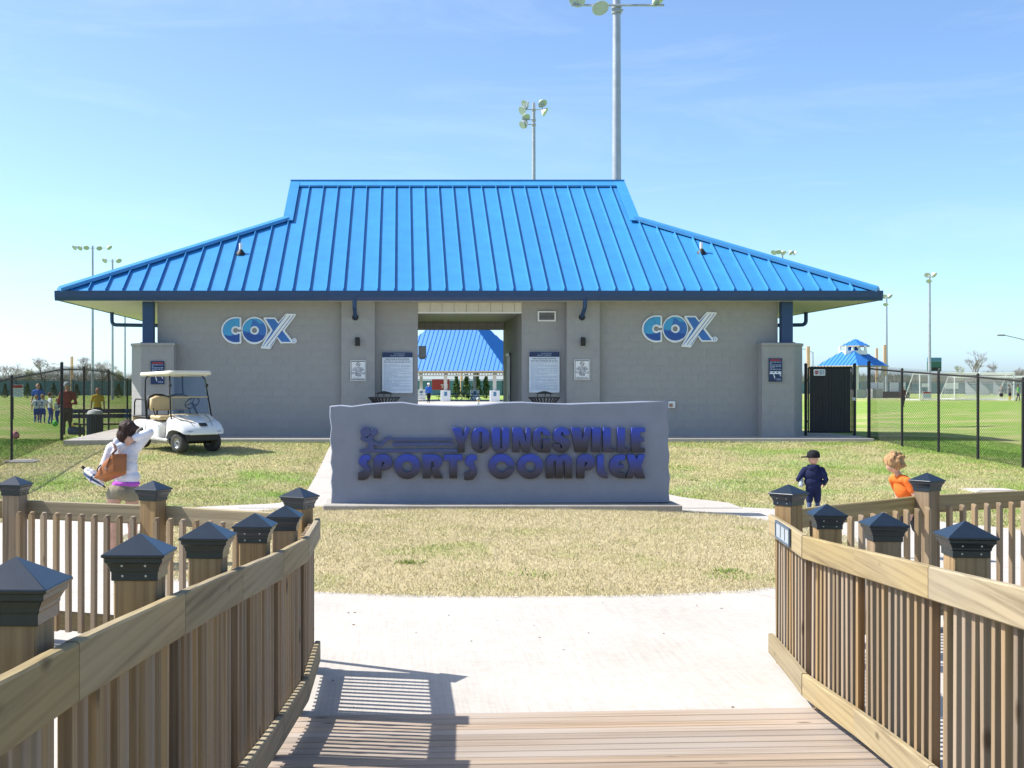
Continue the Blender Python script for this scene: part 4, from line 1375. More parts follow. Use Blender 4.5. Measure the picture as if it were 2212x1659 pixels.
litter_bin(at(1176, 0, 32.1).x, 32.1, 'black slatted litter bin behind the sign, right of the passage')

# utility covers in the grass
for (xd, yd, w_, d_, lab) in ((161, 971, .55, .5, 'flat concrete utility cover in grass by the fence corner post'), (2140, 1058.5, .75, .6, 'pale concrete utility cover in the grass slope beyond the boys')):
    D = 26.
    for _ in range(30):
        X_ = (xd - 865) * D / 2700
        D = (EYE - tz(X_, D) - .02) * 2700 / (yd - 829.5)
    z = tz(X_, D)
    uc = empty('utility_cover', (X_, D, z), label=lab, cat='utility cover')
    MB().cbox((X_, D, z), (w_ + .1, d_ + .1, .05)).build('surround', M['conc'], uc, bevel=.01)
    MB().cbox((X_, D, z + .02), (w_ - .1, d_ - .1, .035)).build('lid', M['conc_d'] if xd < 900 else M['conc'], uc, bevel=.005)

# ---------------------------------------------------------------- golf cart
M['cartw'] = pbr('white_cart_body', (.74, .74, .73), .28, 0, .03, coat=.4, dirt=((.55, .53, .48), .4, 3.))
M['tan'] = pbr('tan_vinyl', (.52, .40, .22), .5, 0, .06, 10, .1, 60)
M['cream'] = pbr('cream_plastic', (.76, .69, .58), .45, 0, .04)
M['tyre'] = pbr('tyre_rubber', (.045, .043, .042), .85, 0, .25, 18, .4, 60)
M['rim'] = pbr('painted_rim', (.45, .45, .44), .45, .3, .15, 8)
m, N, L, bs = nodes('clear_windscreen')
tr = N.new('ShaderNodeBsdfTransparent'); tr.inputs[0].default_value = (.74, .80, .85, 1)
gl = nd(N, 'ShaderNodeBsdfGlossy'); gl.inputs['Roughness'].default_value = .05
fr_ = N.new('ShaderNodeFresnel'); fr_.inputs[0].default_value = 1.5
mx = N.new('ShaderNodeMixShader'); L.new(fr_.outputs[0], mx.inputs[0]); L.new(tr.outputs[0], mx.inputs[1]); L.new(gl.outputs[0], mx.inputs[2])
L.new(mx.outputs[0], N['Material Output'].inputs[0])
M['screen'] = m
HD = R(-90 + 41)
fw = at(388, 972, 28.3)
# nearest front wheel touches the ground there: local (.80, -.43)
cz_, sz_ = math.cos(HD), math.sin(HD)
cxw = fw.x - (.80 * cz_ - -.43 * sz_); cyw = fw.y - (.80 * sz_ + -.43 * cz_)
zc_ = tz(cxw, cyw) + .005
cart = empty('golf_cart', (cxw, cyw, zc_), HD, label='white golf cart with tan seats and cream roof parked on the grass', cat='golf cart')
# tilt with the slope
gx_ = (tz(cxw + cz_ * .8, cyw + sz_ * .8) - tz(cxw - cz_ * .85, cyw - sz_ * .85)) / 1.65
cart.rotation_euler = (0, -math.atan(gx_), HD)
def cp(b, name, mat, par=None, **k):
    o = link(name, b.mesh(name, k.get('smooth', False), k.get('bevel', 0), k.get('seg', 1)), M[mat])
    o.parent = par or cart
    return o
def loft(st, n_side=5):
    """st: (x, lo, hi, w_lo, w_hi) cross-sections with a crowned top"""
    b = MB(); ring = []
    for (x, lo, hi, wl, wh) in st:
        r = [(x, -wl, lo), (x, -wl, lo + (hi - lo) * .55), (x, -wh * 1.0, lo + (hi - lo) * .82), (x, -wh * .88, hi - .03), (x, -wh * .6, hi - .005), (x, 0, hi + .01),
             (x, wh * .6, hi - .005), (x, wh * .88, hi - .03), (x, wh, lo + (hi - lo) * .82), (x, wl, lo + (hi - lo) * .55), (x, wl, lo)]
        ring.append(r)
    k = len(ring[0])
    vs_ = [p for r in ring for p in r]
    fs_ = []
    for i in range(len(ring) - 1):
        for j in range(k - 1):
            fs_.append((i * k + j, i * k + j + 1, (i + 1) * k + j + 1, (i + 1) * k + j))
    fs_.append(tuple(range(k))[::-1]); fs_.append(tuple(range((len(ring) - 1) * k, len(ring) * k)))
    return b.add(vs_, fs_)
cp(loft([(.36, .30, .80, .55, .53), (.44, .38, .84, .56, .54), (.52, .47, .84, .57, .55), (.70, .52, .80, .58, .55), (.88, .52, .73, .58, .55), (1.02, .49, .66, .56, .53), (1.12, .45, .58, .53, .49), (1.17, .44, .51, .47, .44)]), 'front_cowl', 'cartw', smooth=True)
cp(loft([(-1.18, .50, .62, .48, .46), (-1.10, .50, .68, .55, .52), (-.85, .53, .715, .58, .55), (-.62, .50, .715, .58, .55), (-.52, .34, .71, .58, .55), (-.42, .27, .70, .57, .54), (.02, .27, .66, .56, .53), (.06, .29, .62, .53, .5)]), 'rear_body', 'cartw', smooth=True)
cp(MB().box(-.05, .48, -.50, .50, .26, .295), 'floor', 'dark', bevel=.008)
for s in (-1, 1):
    cp(MB().box(-.42, .46, s * .53 - .035, s * .53 + .035, .235, .30), 'sill', 'rim', bevel=.015)
cp(MB().box(.86, 1.12, -.42, .42, .27, .47), 'bumper', 'dark', bevel=.03, seg=2)
cp(MB().box(1.105, 1.155, -.37, .37, .425, .485), 'headlight_bar', 'white', bevel=.015, seg=2)
for s in (-1, 1):
    cp(MB().tube([(.58, s * .34, .858), (.78, s * .33, .795), (1.0, s * .27, .69), (1.10, s * .24, .62)], .005, 5), 'hood_seam', 'dark')
    cp(MB().tube([(.37, s * .557, .34), (.40, s * .562, .60), (.44, s * .55, .78)], .006, 5), 'body_seam', 'dark')
    cp(MB().tube([(-.50, s * .585, .36), (-.48, s * .588, .62), (-.10, s * .572, .60), (.04, s * .545, .58)], .005, 5), 'body_seam', 'dark')
cp(MB().box(1.12, 1.165, -.44, .44, .495, .508), 'trim_strip', 'dark')
bd = MB().add([(1.04, -.10, .665), (1.10, -.10, .622), (1.10, .10, .622), (1.04, .10, .665), (1.04, -.10, .69), (1.115, -.10, .635), (1.115, .10, .635), (1.04, .10, .69)], [(0, 3, 2, 1), (4, 5, 6, 7), (0, 1, 5, 4), (1, 2, 6, 5), (2, 3, 7, 6), (3, 0, 4, 7)])
cp(bd, 'badge', 'dark')
cp(MB().box(.40, .56, -.5, .5, .815, .862), 'dashboard', 'tan', bevel=.02)
for s in (-1, 1):   # tapered hood inlays in tan
    cp(MB().add([(.56, s * .50, .85), (.56, s * .18, .858), (1.0, s * .16, .692), (.80, s * .46, .775)], [(0, 1, 2, 3) if s < 0 else (3, 2, 1, 0)]), 'hood_panel', 'cream')
# seats
cp(MB().box(-.46, .02, -.50, .50, .70, .80), 'seat', 'tan', bevel=.045, seg=3, smooth=True)
def back_outline(h0, h1, w):
    o = []
    for k in range(41):
        t = -1 + 2 * k / 40
        z = h1 - .055 * math.exp(-(t / .22) ** 2) - .05 * max(0, abs(t) - .75) / .25
        o.append((t * w, z))
    return o + [(w, h0 + .03), (w - .03, h0), (-w + .03, h0), (-w, h0 + .03)]
def turn_yz(me, x, tilt):
    # outline_mesh faces -Y; turn to face +X
    me.transform(Matrix.Translation((x, 0, 0)) @ Matrix.Rotation(tilt, 4, 'Y') @ Matrix.Rotation(R(90), 4, 'Z'))
    return me
me = turn_yz(outline_mesh('backrest', [back_outline(.93, 1.22, .49)], .07, .025), -.40, -.0)
me.polygons.foreach_set('use_smooth', [True] * len(me.polygons)); me.set_sharp_from_angle(angle=R(50))
o = link('backrest', me, M['tan']); o.parent = cart
me = turn_yz(outline_mesh('backrest_shell', [back_outline(.95, 1.27, .52)], .05, .02), -.49, 0)
o = link('backrest_shell', me, M['dark']); o.parent = cart
for s in (-1, 1):
    cp(MB().tube([(-.18, s * .47, .70), (-.34, s * .48, .96)], .016, 6), 'armrest', 'dark')
    cp(MB().tube([(-.46, s * .30, .68), (-.46, s * .30, .97)], .022, 6), 'seat_bracket', 'dark')
# rear rack and grab rail
cp(MB().box(-1.28, -.55, -.50, .50, .715, .75), 'rear_deck', 'dark', bevel=.01)
for s in (-1, 1):
    cp(MB().tube([(-1.24, s * .46, .74), (-1.24, s * .46, 1.06), (-1.20, s * .46, 1.12), (-1.13, s * .46, 1.14), (-.74, s * .46, 1.14), (-.68, s * .46, 1.11), (-.65, s * .46, 1.04), (-.65, s * .46, .74)], .018, 8), 'grab_rail', 'dark', smooth=True)
cp(MB().box(-1.27, -1.23, -.5, .5, .50, .72), 'tail_panel', 'tan', bevel=.01)
# roof and struts
rf = MB()
me = outline_mesh('roof', [stad(-.72, .72, -.555, .555, .12)], .05, .02)
me.transform(Matrix.Translation((-.16, 0, 1.77)) @ Matrix.Rotation(R(-3.5), 4, 'Y') @ Matrix.Rotation(R(-90), 4, 'X'))
me.polygons.foreach_set('use_smooth', [True] * len(me.polygons)); me.set_sharp_from_angle(angle=R(50))
roofc = link('roof', me, M['cream']); roofc.parent = cart
cp(MB().box(-.74, .42, -.50, .50, 1.735, 1.75), 'roof_liner', 'white')
for s in (-1, 1):
    cp(MB().tube([(-.60, s * .50, .70), (-.66, s * .51, 1.2), (-.68, s * .50, 1.60), (-.64, s * .47, 1.69), (-.55, s * .44, 1.725)], .019, 8), 'rear_strut', 'dark', smooth=True)
    cp(MB().tube([(.66, s * .55, .62), (.56, s * .535, .86), (.44, s * .50, 1.35), (.37, s * .47, 1.66), (.31, s * .43, 1.74)], .019, 8), 'front_strut', 'dark', smooth=True)
ws = MB().add([(.555, -.49, .87), (.555, .49, .87), (.37, .455, 1.71), (.37, -.455, 1.71), (.563, -.49, .872), (.563, .49, .872), (.378, .455, 1.712), (.378, -.455, 1.712)], [(0, 3, 2, 1), (4, 5, 6, 7), (0, 1, 5, 4), (1, 2, 6, 5), (2, 3, 7, 6), (3, 0, 4, 7)])
wsc = cp(ws, 'windscreen', 'screen')
cp(MB().tube([(.475, -.48, 1.25), (.475, .48, 1.25)], .017, 6), 'fold_strip', 'tan', par=wsc)
for s in (-1, 1):
    cp(MB().cbox((.43, s * .49, 1.52), (.04, .05, .07)), 'clip', 'dark', par=wsc)
sw = MB()
ring = [(.14 * math.cos(2 * math.pi * k / 24), .14 * math.sin(2 * math.pi * k / 24), 0) for k in range(25)]
sw.m = Matrix.Translation((.20, .24, 1.10)) @ Matrix.Rotation(R(-48), 4, 'Y')
sw.tube([(p[0] * 1.25, p[1] * 1.25, 0) for p in ring], .014, 6, cap=False)
for q in (0, 2.1, 4.2):
    sw.box(-.012, .012, -.012, .012, -.006, .006)
    sw.tube([(0, 0, 0), (.165 * math.cos(q), .165 * math.sin(q), 0)], .012, 6)
cp(sw, 'steering_wheel', 'dark', smooth=True)
cp(MB().tube([(.21, .24, 1.09), (.48, .24, .82)], .022, 8), 'steering_column', 'dark', smooth=True)
# wheels
ty = MB().lathe([(.118, -.10), (.16, -.105), (.205, -.095), (.226, -.06), (.231, 0), (.226, .06), (.205, .095), (.16, .105), (.118, .10)], 28, (0, 0, 0), 'y', cap=False).mesh('tyre', smooth='all')
ty.materials.append(M['tyre'])
rm = MB().lathe([(.122, -.09), (.125, -.082), (.10, -.062), (.055, -.055), (.05, -.075), (.02, -.085), (.001, -.085)], 24, (0, 0, 0), 'y', cap=False)
rm.lathe([(.122, .09), (.122, -.09)], 24, (0, 0, 0), 'y', cap=False)
rm = rm.mesh('rim', smooth=True); rm.materials.append(M['rim'])
hb = MB().lathe([(.03, -.086), (.034, -.075)], 12, (0, 0, 0), 'y').mesh('hub_cap'); hb.materials.append(M['dark'])
for (x, s) in ((.80, -1), (.80, 1), (-.85, -1), (-.85, 1)):
    wh = bpy.data.objects.new('wheel', None); COL.objects.link(wh); wh.parent = cart
    wh.location = (x, s * .43, .231); wh.rotation_euler = (0, 0, 0 if s < 0 else math.pi)
    if x > 0:
        wh.rotation_euler.z += R(9)
    for n_, me in (('tyre', ty), ('rim', rm), ('hub_cap', hb)):
        o = bpy.data.objects.new(n_, me); COL.objects.link(o); o.parent = wh
cp(MB().tube([(.80, -.4, .231), (.80, .4, .231)], .03, 6), 'axle', 'dark')
cp(MB().tube([(-.85, -.4, .231), (-.85, .4, .231)], .04, 6), 'axle', 'dark')
cp(MB().box(-1.0, .9, -.35, .35, .24, .40), 'chassis', 'dark', bevel=.02)
# ---------------------------------------------------------------- people
def capsule(b, p0, p1, r0, r1, n=12):
    p0 = Vector(p0); p1 = Vector(p1)
    d = p1 - p0
    if d.length < 1e-5:
        d = Vector((0, 0, 1e-4)); p1 = p0 + d
    t = d.normalized()
    pts = []; rs = []
    for k in (90, 60, 30):
        pts.append(p0 - t * r0 * math.sin(R(k))); rs.append(max(r0 * math.cos(R(k)), .0008))
    pts.append(p0); rs.append(r0); pts.append(p1); rs.append(r1)
    for k in (30, 60, 90):
        pts.append(p1 + t * r1 * math.sin(R(k))); rs.append(max(r1 * math.cos(R(k)), .0008))
    b.tube(pts, rs, n)
def body_mesh(name, prims, voxel, smooth_it=2):
    """one continuous skin over all the primitives; every face takes the material of the primitive it lies on.
    prim: (kind, material, ...)  c: p0 p1 r0 r1   e: centre radii (rz)"""
    b = MB()
    for q in prims:
        if q[0] == 'c':
            capsule(b, *q[2:6])
        else:
            c, r = q[2], q[3]; rot = q[4] if len(q) > 4 else Matrix.Identity(3)
            vs_ = []; fs_ = []; nu, nv = 14, 9
            for j in range(nv + 1):
                ph = math.pi * j / nv
                for i in range(nu):
                    th = 2 * math.pi * i / nu
                    s = max(math.sin(ph), .01)
                    v = rot @ Vector((r[0] * s * math.cos(th), r[1] * s * math.sin(th), -r[2] * math.cos(ph)))
                    vs_.append(Vector(c) + v)
            for j in range(nv):
                for i in range(nu):
                    fs_.append((j * nu + i, j * nu + (i + 1) % nu, (j + 1) * nu + (i + 1) % nu, (j + 1) * nu + i))
            fs_ += [tuple(range(nu))[::-1], tuple(range(nv * nu, nv * nu + nu))]
            b.add(vs_, fs_)
    me = b.mesh('raw')
    o = bpy.data.objects.new('tmp', me); COL.objects.link(o)
    rm_ = o.modifiers.new('r', 'REMESH'); rm_.mode = 'VOXEL'; rm_.voxel_size = voxel; rm_.adaptivity = 0
    sm = o.modifiers.new('s', 'SMOOTH'); sm.factor = .5; sm.iterations = smooth_it
    dg = bpy.context.evaluated_depsgraph_get()
    out = bpy.data.meshes.new_from_object(o.evaluated_get(dg))
    bpy.data.objects.remove(o); bpy.data.meshes.remove(me)
    out.name = name
    # nearest primitive
    n = len(out.polygons)
    C = np.empty(n * 3); out.polygons.foreach_get('center', C); C = C.reshape(-1, 3)
    best = np.full(n, 1e9); mi = np.zeros(n, int)
    mats = []
    for q in prims:
        if q[1] not in mats:
            mats.append(q[1])
        k = mats.index(q[1])
        if q[0] == 'c':
            p0 = np.array(q[2], float); p1 = np.array(q[3], float); d = p1 - p0
            t = np.clip(((C - p0) @ d) / max(d @ d, 1e-9), 0, 1)
            dist = np.linalg.norm(C - p0 - t[:, None] * d, axis=1) - (q[4] + (q[5] - q[4]) * t)
        else:
            rot = np.array(q[4]) if len(q) > 4 else np.eye(3)
            L_ = (C - np.array(q[2], float)) @ rot
            r = np.array(q[3], float)
            kk = np.linalg.norm(L_ / r, axis=1)
            dist = (kk - 1) * r.min()
        w = dist < best
        best[w] = dist[w]; mi[w] = k
    for m_ in mats:
        out.materials.append(M[m_])
    out.polygons.foreach_set('material_index', mi.astype(np.int32))
    out.polygons.foreach_set('use_smooth', [True] * n)
    out.update()
    return out
def cloth(name, c, rough=.85):
    M[name] = pbr(name, c, rough, 0, .22, 7, .9 if rough > .7 else .2, 16, spec=.2)
cloth('skin', (.56, .33, .24), .55)
cloth('skin_d', (.40, .22, .15), .55)
cloth('grey_shirt', (.62, .63, .70)); cloth('khaki', (.23, .21, .15)); cloth('purple', (.42, .10, .50)); cloth('hair_dark', (.035, .018, .014), .5)
cloth('navy_c', (.012, .018, .06)); cloth('black_c', (.015, .015, .018)); cloth('orange_c', (.75, .16, .03)); cloth('hair_blond', (.34, .20, .095), .6)
cloth('white_c', (.72, .73, .76)); cloth('royal', (.03, .06, .33)); cloth('red_c', (.28, .055, .04)); cloth('yellow_c', (.62, .40, .03)); cloth('brown_c', (.07, .05, .045))
cloth('lime_c', (.12, .55, .10)); cloth('blue_c', (.05, .14, .50)); cloth('grey_c', (.25, .25, .27)); cloth('leather', (.33, .125, .045), .4); cloth('leather_d', (.09, .035, .015), .45)
cloth('pink_c', (.6, .25, .3)); cloth('denim', (.05, .08, .16)); cloth('cap_grey', (.40, .42, .46)); cloth('maroon', (.12, .02, .03)); cloth('hair_brown', (.12, .06, .035), .6)

for hn in ('hair_dark', 'hair_blond', 'hair_brown'):
    N = M[hn].node_tree.nodes; L = M[hn].node_tree.links; bs = N['Principled BSDF']
    c0 = {'hair_dark': (.035, .018, .014), 'hair_blond': (.34, .20, .095), 'hair_brown': (.12, .06, .035)}[hn]
    co = coords(N, L, (70, 70, 9))
    no = nd(N, 'ShaderNodeTexNoise', i_Scale=1., i_Detail=4., i_Distortion=.8); L.new(co, no.inputs['Vector'])
    L.new(ramp(N, L, no.outputs[0], [(.3, tuple(x * .45 for x in c0)), (.5, c0), (.7, tuple(min(1, x * 2.1) for x in c0))]), bs.inputs['Base Color'])
    bump(N, L, no.outputs[0], bs, 1., .012)

def hand(P, palm, wrist, fdir, ndir, mat='skin', s=1., curl=.6):
    """palm with four fingers and a thumb; fdir = finger direction, ndir = palm normal (fingers curl towards it)"""
    palm = Vector(palm); f = Vector(fdir).normalized(); n = Vector(ndir); n = (n - f * n.dot(f)).normalized()
    a = f.cross(n).normalized()
    for k, (off, ln) in enumerate(((-.030, .066), (-.010, .076), (.010, .071), (.029, .055))):
        r0 = palm + f * .035 * s + a * off * s
        P.append(('c', mat, palm - f * .03 * s + a * off * .8 * s, r0, .014 * s, .0115 * s))
        r1 = r0 + (f * math.cos(curl * .6) + n * math.sin(curl * .6)) * ln * .5 * s
        r2 = r1 + (f * math.cos(curl * 1.7) + n * math.sin(curl * 1.7)) * ln * .5 * s
        P.append(('c', mat, r0, r1, .0105 * s, .009 * s)); P.append(('c', mat, r1, r2, .009 * s, .0075 * s))
    t0 = palm - f * .02 * s - a * .034 * s; t1 = t0 + (f * .6 - a * .7 + n * .4).normalized() * .035 * s
    P.append(('c', mat, t0, t1, .013 * s, .011 * s)); P.append(('c', mat, t1, t1 + (f + n * .5 - a * .1).normalized() * .03 * s, .011 * s, .009 * s))

# the woman: back to us, hand behind her neck
WB = Vector((-3.0, 13.5, .02))
def wv(zx, zy, dy=0):
    return (WB.x + (zx - 537) * .000937, WB.y + dy, WB.z + (1760 - zy) * .000937)
woman = empty('person', WB, label='woman in grey top and khaki shorts seen from behind, hand on neck', cat='person')
P = []
A = lambda *q: P.append(q)
A('c', 'skin', wv(560, 330), wv(575, 270), .05, .048)
A('e', 'skin', wv(597, 190, .01), (.072, .092, .105))
# torso
A('e', 'grey_shirt', wv(545, 470, .0), (.165, .10, .17))
A('e', 'grey_shirt', wv(560, 610, .0), (.145, .098, .17))
A('e', 'grey_shirt', wv(585, 720, .0), (.150, .10, .09))
A('c', 'grey_shirt', wv(430, 375), wv(660, 375), .062, .07)
A('e', 'purple', wv(575, 795, .0), (.158, .107, .045))
A('e', 'khaki', wv(548, 880, .005), (.178, .125, .105))
A('c', 'khaki', wv(455, 905), wv(440, 922), .098, .090)
A('c', 'khaki', wv(632, 905), wv(638, 925), .098, .090)
# legs
A('c', 'skin', wv(437, 960), wv(428, 1330, -.01), .078, .052)
A('c', 'skin', wv(428, 1330, -.01), wv(422, 1430, .0), .052, .055)
A('c', 'skin', wv(422, 1430), wv(418, 1680, .01), .055, .034)
A('c', 'skin', wv(640, 960, .02), wv(642, 1330, .05), .078, .052)
A('c', 'skin', wv(642, 1330, .05), wv(645, 1430, .04), .052, .055)
A('c', 'skin', wv(645, 1430, .04), wv(650, 1680, .02), .055, .034)
for fx, dy in ((418, .0), (650, .02)):
    A('c', 'black_c', wv(fx, 1715, dy - .03), wv(fx, 1735, dy + .13), .042, .03)
# right arm up, elbow out, hand on the nape
A('c', 'grey_shirt', wv(690, 385), wv(848, 205, -.02), .062, .050)
A('c', 'grey_shirt', wv(848, 205, -.02), wv(700, 262, -.075), .050, .040)
A('c', 'skin', wv(700, 262, -.075), wv(665, 278, -.085), .030, .028)
hand(P, wv(630, 300, -.095), None, (-.85, .25, -.5), (-.2, .95, -.2), curl=.5)
# left arm down and forward, hand on the folded umbrella
A('c', 'grey_shirt', wv(405, 390), wv(330, 560, .02), .060, .050)
A('c', 'grey_shirt', wv(330, 560, .02), wv(238, 700, .06), .048, .038)
A('c', 'skin', wv(238, 700, .06), wv(222, 718, .065), .028, .026)
hand(P, wv(200, 735, .07), None, (-.5, .3, -.6), (-.5, -.6, .5), curl=1.4)
link('body', body_mesh('body', P, .0085), None, woman)
# hair as its own part
P = []
A('e', 'hair_dark', wv(592, 165, -.005), (.10, .108, .108))
A('e', 'hair_dark', wv(560, 235, -.03), (.085, .085, .09))
A('c', 'hair_dark', wv(520, 215, -.02), wv(500, 285, -.02), .045, .022)
A('c', 'hair_dark', wv(560, 260, -.05), wv(570, 345, -.055), .060, .026)
A('c', 'hair_dark', wv(665, 150, .0), wv(715, 150, .01), .05, .014)
for k in range(14):
    q = random.uniform(500, 680); A('c', 'hair_dark', wv(q, 120 + random.uniform(-20, 60), -.08), wv(q - random.uniform(0, 25), 240 + random.uniform(-20, 40), -.075), .018, .010)
link('hair', body_mesh('hair', P, .008), None, woman)
# hood bunched at the neck, bag
P = []
A('e', 'grey_shirt', wv(530, 360, -.075), (.075, .04, .045)); A('e', 'grey_shirt', wv(480, 320, -.06), (.04, .04, .05)); A('c', 'grey_shirt', wv(490, 300, -.05), wv(470, 360, -.07), .026, .03)
A('c', 'grey_shirt', wv(530, 385, -.085), wv(520, 420, -.09), .035, .025)
link('hood', body_mesh('hood', P, .008), None, woman)
bag = empty('handbag', wv(450, 690, -.16), label='tan leather shoulder bag hanging on the woman\'s back', cat='handbag')
def hexa(q, name, mat, par, bev=.012):
    b = MB().add(q, [(0, 3, 2, 1), (4, 5, 6, 7), (0, 1, 5, 4), (1, 2, 6, 5), (2, 3, 7, 6), (3, 0, 4, 7)])
    return b.build(name, M[mat], par, bevel=bev, seg=2, smooth=True)
# bottom four corners, then top four
bot = [wv(265, 710, -.27), wv(520, 640, -.30), wv(615, 680, -.13), wv(375, 775, -.12)]
topq = [wv(360, 545, -.23), wv(480, 435, -.25), wv(625, 440, -.13), wv(500, 450, -.105)]
hexa(bot + topq, 'body', 'leather', bag)
MB().tube([wv(345, 560, -.235), wv(318, 600, -.27), wv(312, 640, -.275)], .008, 6).build('handle', M['leather_d'], bag)
MB().tube([wv(470, 440, -.262), wv(440, 520, -.262), wv(415, 590, -.268)], .006, 6).build('strap', M['leather_d'], bag)
MB().tube([wv(480, 438, -.25), wv(500, 400, -.17), wv(470, 350, -.11), wv(440, 320, -.05), wv(420, 330, .05)], .012, 6).build('shoulder_strap', M['leather_d'], bag)
MB().lathe([(.012, -.004), (.012, .004)], 10, wv(410, 600, -.275), 'y').build('clasp', M['galv'], bag)
um = empty('folded_umbrella', wv(200, 720, .05), label='folded white and blue striped umbrella under the woman\'s arm', cat='umbrella')
u0, u1 = Vector(wv(100, 632, .02)), Vector(wv(330, 815, -.06))
d = (u1 - u0)
prof = [(.02, 0), (.045, .12), (.052, .3), (.048, .55), (.034, .8), (.012, 1.0)]
b = MB(); n = 16; rings = []
t_ = d.normalized(); s1 = t_.cross(Vector((0, 1, 0))).normalized(); s2 = s1.cross(t_)
vs_ = []; fs_ = []
for (r, h) in prof:
    for k in range(n):
        a = 2 * math.pi * k / n + h * 1.2
        rr = r * (1 + (.22 if k % 2 else -.12))
        vs_.append(u0 + d * h + (s1 * math.cos(a) + s2 * math.sin(a)) * rr)
for i in range(len(prof) - 1):
    for k in range(n):
        b.cur = 1 if (k // 2) % 4 == 0 else 0
        b.add([vs_[i * n + k], vs_[i * n + (k + 1) % n], vs_[(i + 1) * n + (k + 1) % n], vs_[(i + 1) * n + k]], [(0, 1, 2, 3)])
o = b.build('canopy', [M['white_c'], M['denim']], um)
MB().tube([u0 - d * .16, u0 + d * .03], .017, 8).build('handle', M['black_c'], um, smooth=True)
MB().tube([u1 - d * .03, u1 + d * .1], .008, 8).build('tip', M['black_c'], um)
MB().lathe([(.053, 0), (.055, .02)], 14, (0, 0, 0)).build('strap', M['denim'], um).matrix_basis = Matrix.Translation(u0 + d * .45) @ t_.to_track_quat('Z', 'Y').to_matrix().to_4x4()

# generic standing / walking child or adult, modelled facing -Y (towards the camera) and turned
def person(name_label, base, h, face, c, pose=None, voxel=None, group=None, hat=None, parts=None):
    pose = pose or {}
    t = empty('person', base, R(face), label=name_label, cat='person', group=group)
    P = []
    A = lambda *q_: P.append(q_)
    s = h
    child = pose.get('child', .0)
    hr = (.066 + .016 * child) * s
    bk = pose.get('bulk', 1.)
    lean = pose.get('lean', 0.); side = pose.get('side', 0.)
    def q(x, y, z):
        zz = z - .47
        yy = y - (lean * zz if zz > 0 else 0); xx = x + (side * zz if zz > 0 else 0)
        return (xx * s, yy * s, z * s)
    top = 1 - .066 - .016 * child
    sh = .815 - .03 * child
    g = pose.get('gait', 0.)
    A('e', c['skin'], q(0, -.005, top), (hr * .80, hr * .92, hr * 1.08))
    A('c', c['skin'], q(0, .005, sh + .01), q(0, 0, top - .05), .032 * s, .030 * s)
    if not hat:
        A('e', c['hair'], q(0, .016, top + .014), (hr * .92, hr * .98, hr * 1.0))
    A('c', c['shirt'], q(-.075, 0, sh - .02), q(.075, 0, sh - .02), .050 * s, .050 * s)
    A('e', c['shirt'], q(0, 0, sh - .10), (.108 * s * bk, .070 * s * bk, .115 * s))
    A('e', c['shirt'], q(0, .0, .56), (.100 * s * bk, .070 * s * bk, .10 * s))
    A('e', c['shorts'], q(0, .004, .485), (.098 * s, .075 * s, .055 * s))
    nose = q(0, -.07, top - .005); A('c', c['skin'], q(0, -.05, top), nose, .014 * s, .011 * s)
    sl = c.get('sleeve', c['skin'])
    for sd in (-1, 1):
        e = pose.get('elbow%d' % sd, (.155 * sd, .02, .62)); w = pose.get('hand%d' % sd, (.165 * sd, -.04, .47))
        A('c', c['shirt'], q(.115 * sd, 0, sh - .03), tuple(np.array(q(.115 * sd, 0, sh - .03)) * .45 + np.array(q(*e)) * .55), .040 * s * bk, .036 * s * bk)
        A('c', sl, q(.115 * sd, 0, sh - .03), q(*e), .033 * s * bk, .027 * s * bk)
        A('c', sl, q(*e), q(*w), .027 * s * bk, .02 * s * bk)
        wq = Vector(q(*w)); dirw = (wq - Vector(q(*e))).normalized()
        hand(P, wq + dirw * .035 * s, None, dirw, (-sd, -.3, 0), c['skin'], s * .55, .6)
        ky = -.03 + g * sd * .09; fy = g * sd * .16
        kn = q(.055 * sd, ky, .275); an = q(.058 * sd, fy + .01, .045)
        A('c', c['shorts'], q(.05 * sd, 0, .47), tuple(np.array(q(.05 * sd, 0, .47)) * (1 - c.get('slen', .7)) + np.array(kn) * c.get('slen', .7)), .062 * s, .052 * s)
        A('c', c.get('leg', c['skin']), q(.05 * sd, 0, .46), kn, .050 * s, .036 * s)
        A('c', c.get('sock', c['skin']), kn, an, .036 * s, .024 * s)
        A('c', c['shoe'], q(.058 * sd, fy + .02, .022), q(.062 * sd, fy - .075, .02), .025 * s, .019 * s)
    me = body_mesh('body', P, voxel or h / 75)
    o = link('body', me, None); o.parent = t
    if hat:
        b = MB()
        b.m = Matrix.Translation(q(0, 0, top + .02)) @ Matrix.Rotation(R(pose.get('hat_turn', 0)), 4, 'Z')
        b.lathe([(hr * 1.02, -.01), (hr * 1.03, hr * .3), (hr * .92, hr * .75), (hr * .55, hr * 1.06), (.004, hr * 1.12)], 16)
        b.add([(-hr * .75, -hr * .7, .0), (hr * .75, -hr * .7, .0), (hr * .62, -hr * 1.85, -.012), (-hr * .62, -hr * 1.85, -.012), (-hr * .75, -hr * .7, .012), (hr * .75, -hr * .7, .012), (hr * .62, -hr * 1.85, .0), (-hr * .62, -hr * 1.85, .0)],
              [(0, 3, 2, 1), (4, 5, 6, 7), (0, 1, 5, 4), (1, 2, 6, 5), (2, 3, 7, 6), (3, 0, 4, 7)])
        o = b.build('cap', M[hat], smooth=True); o.parent = t
    return t, q
def gpos(xd, D):
    x = (xd - 865) * D / 2700
    return Vector((x, D, tz(x, D)))
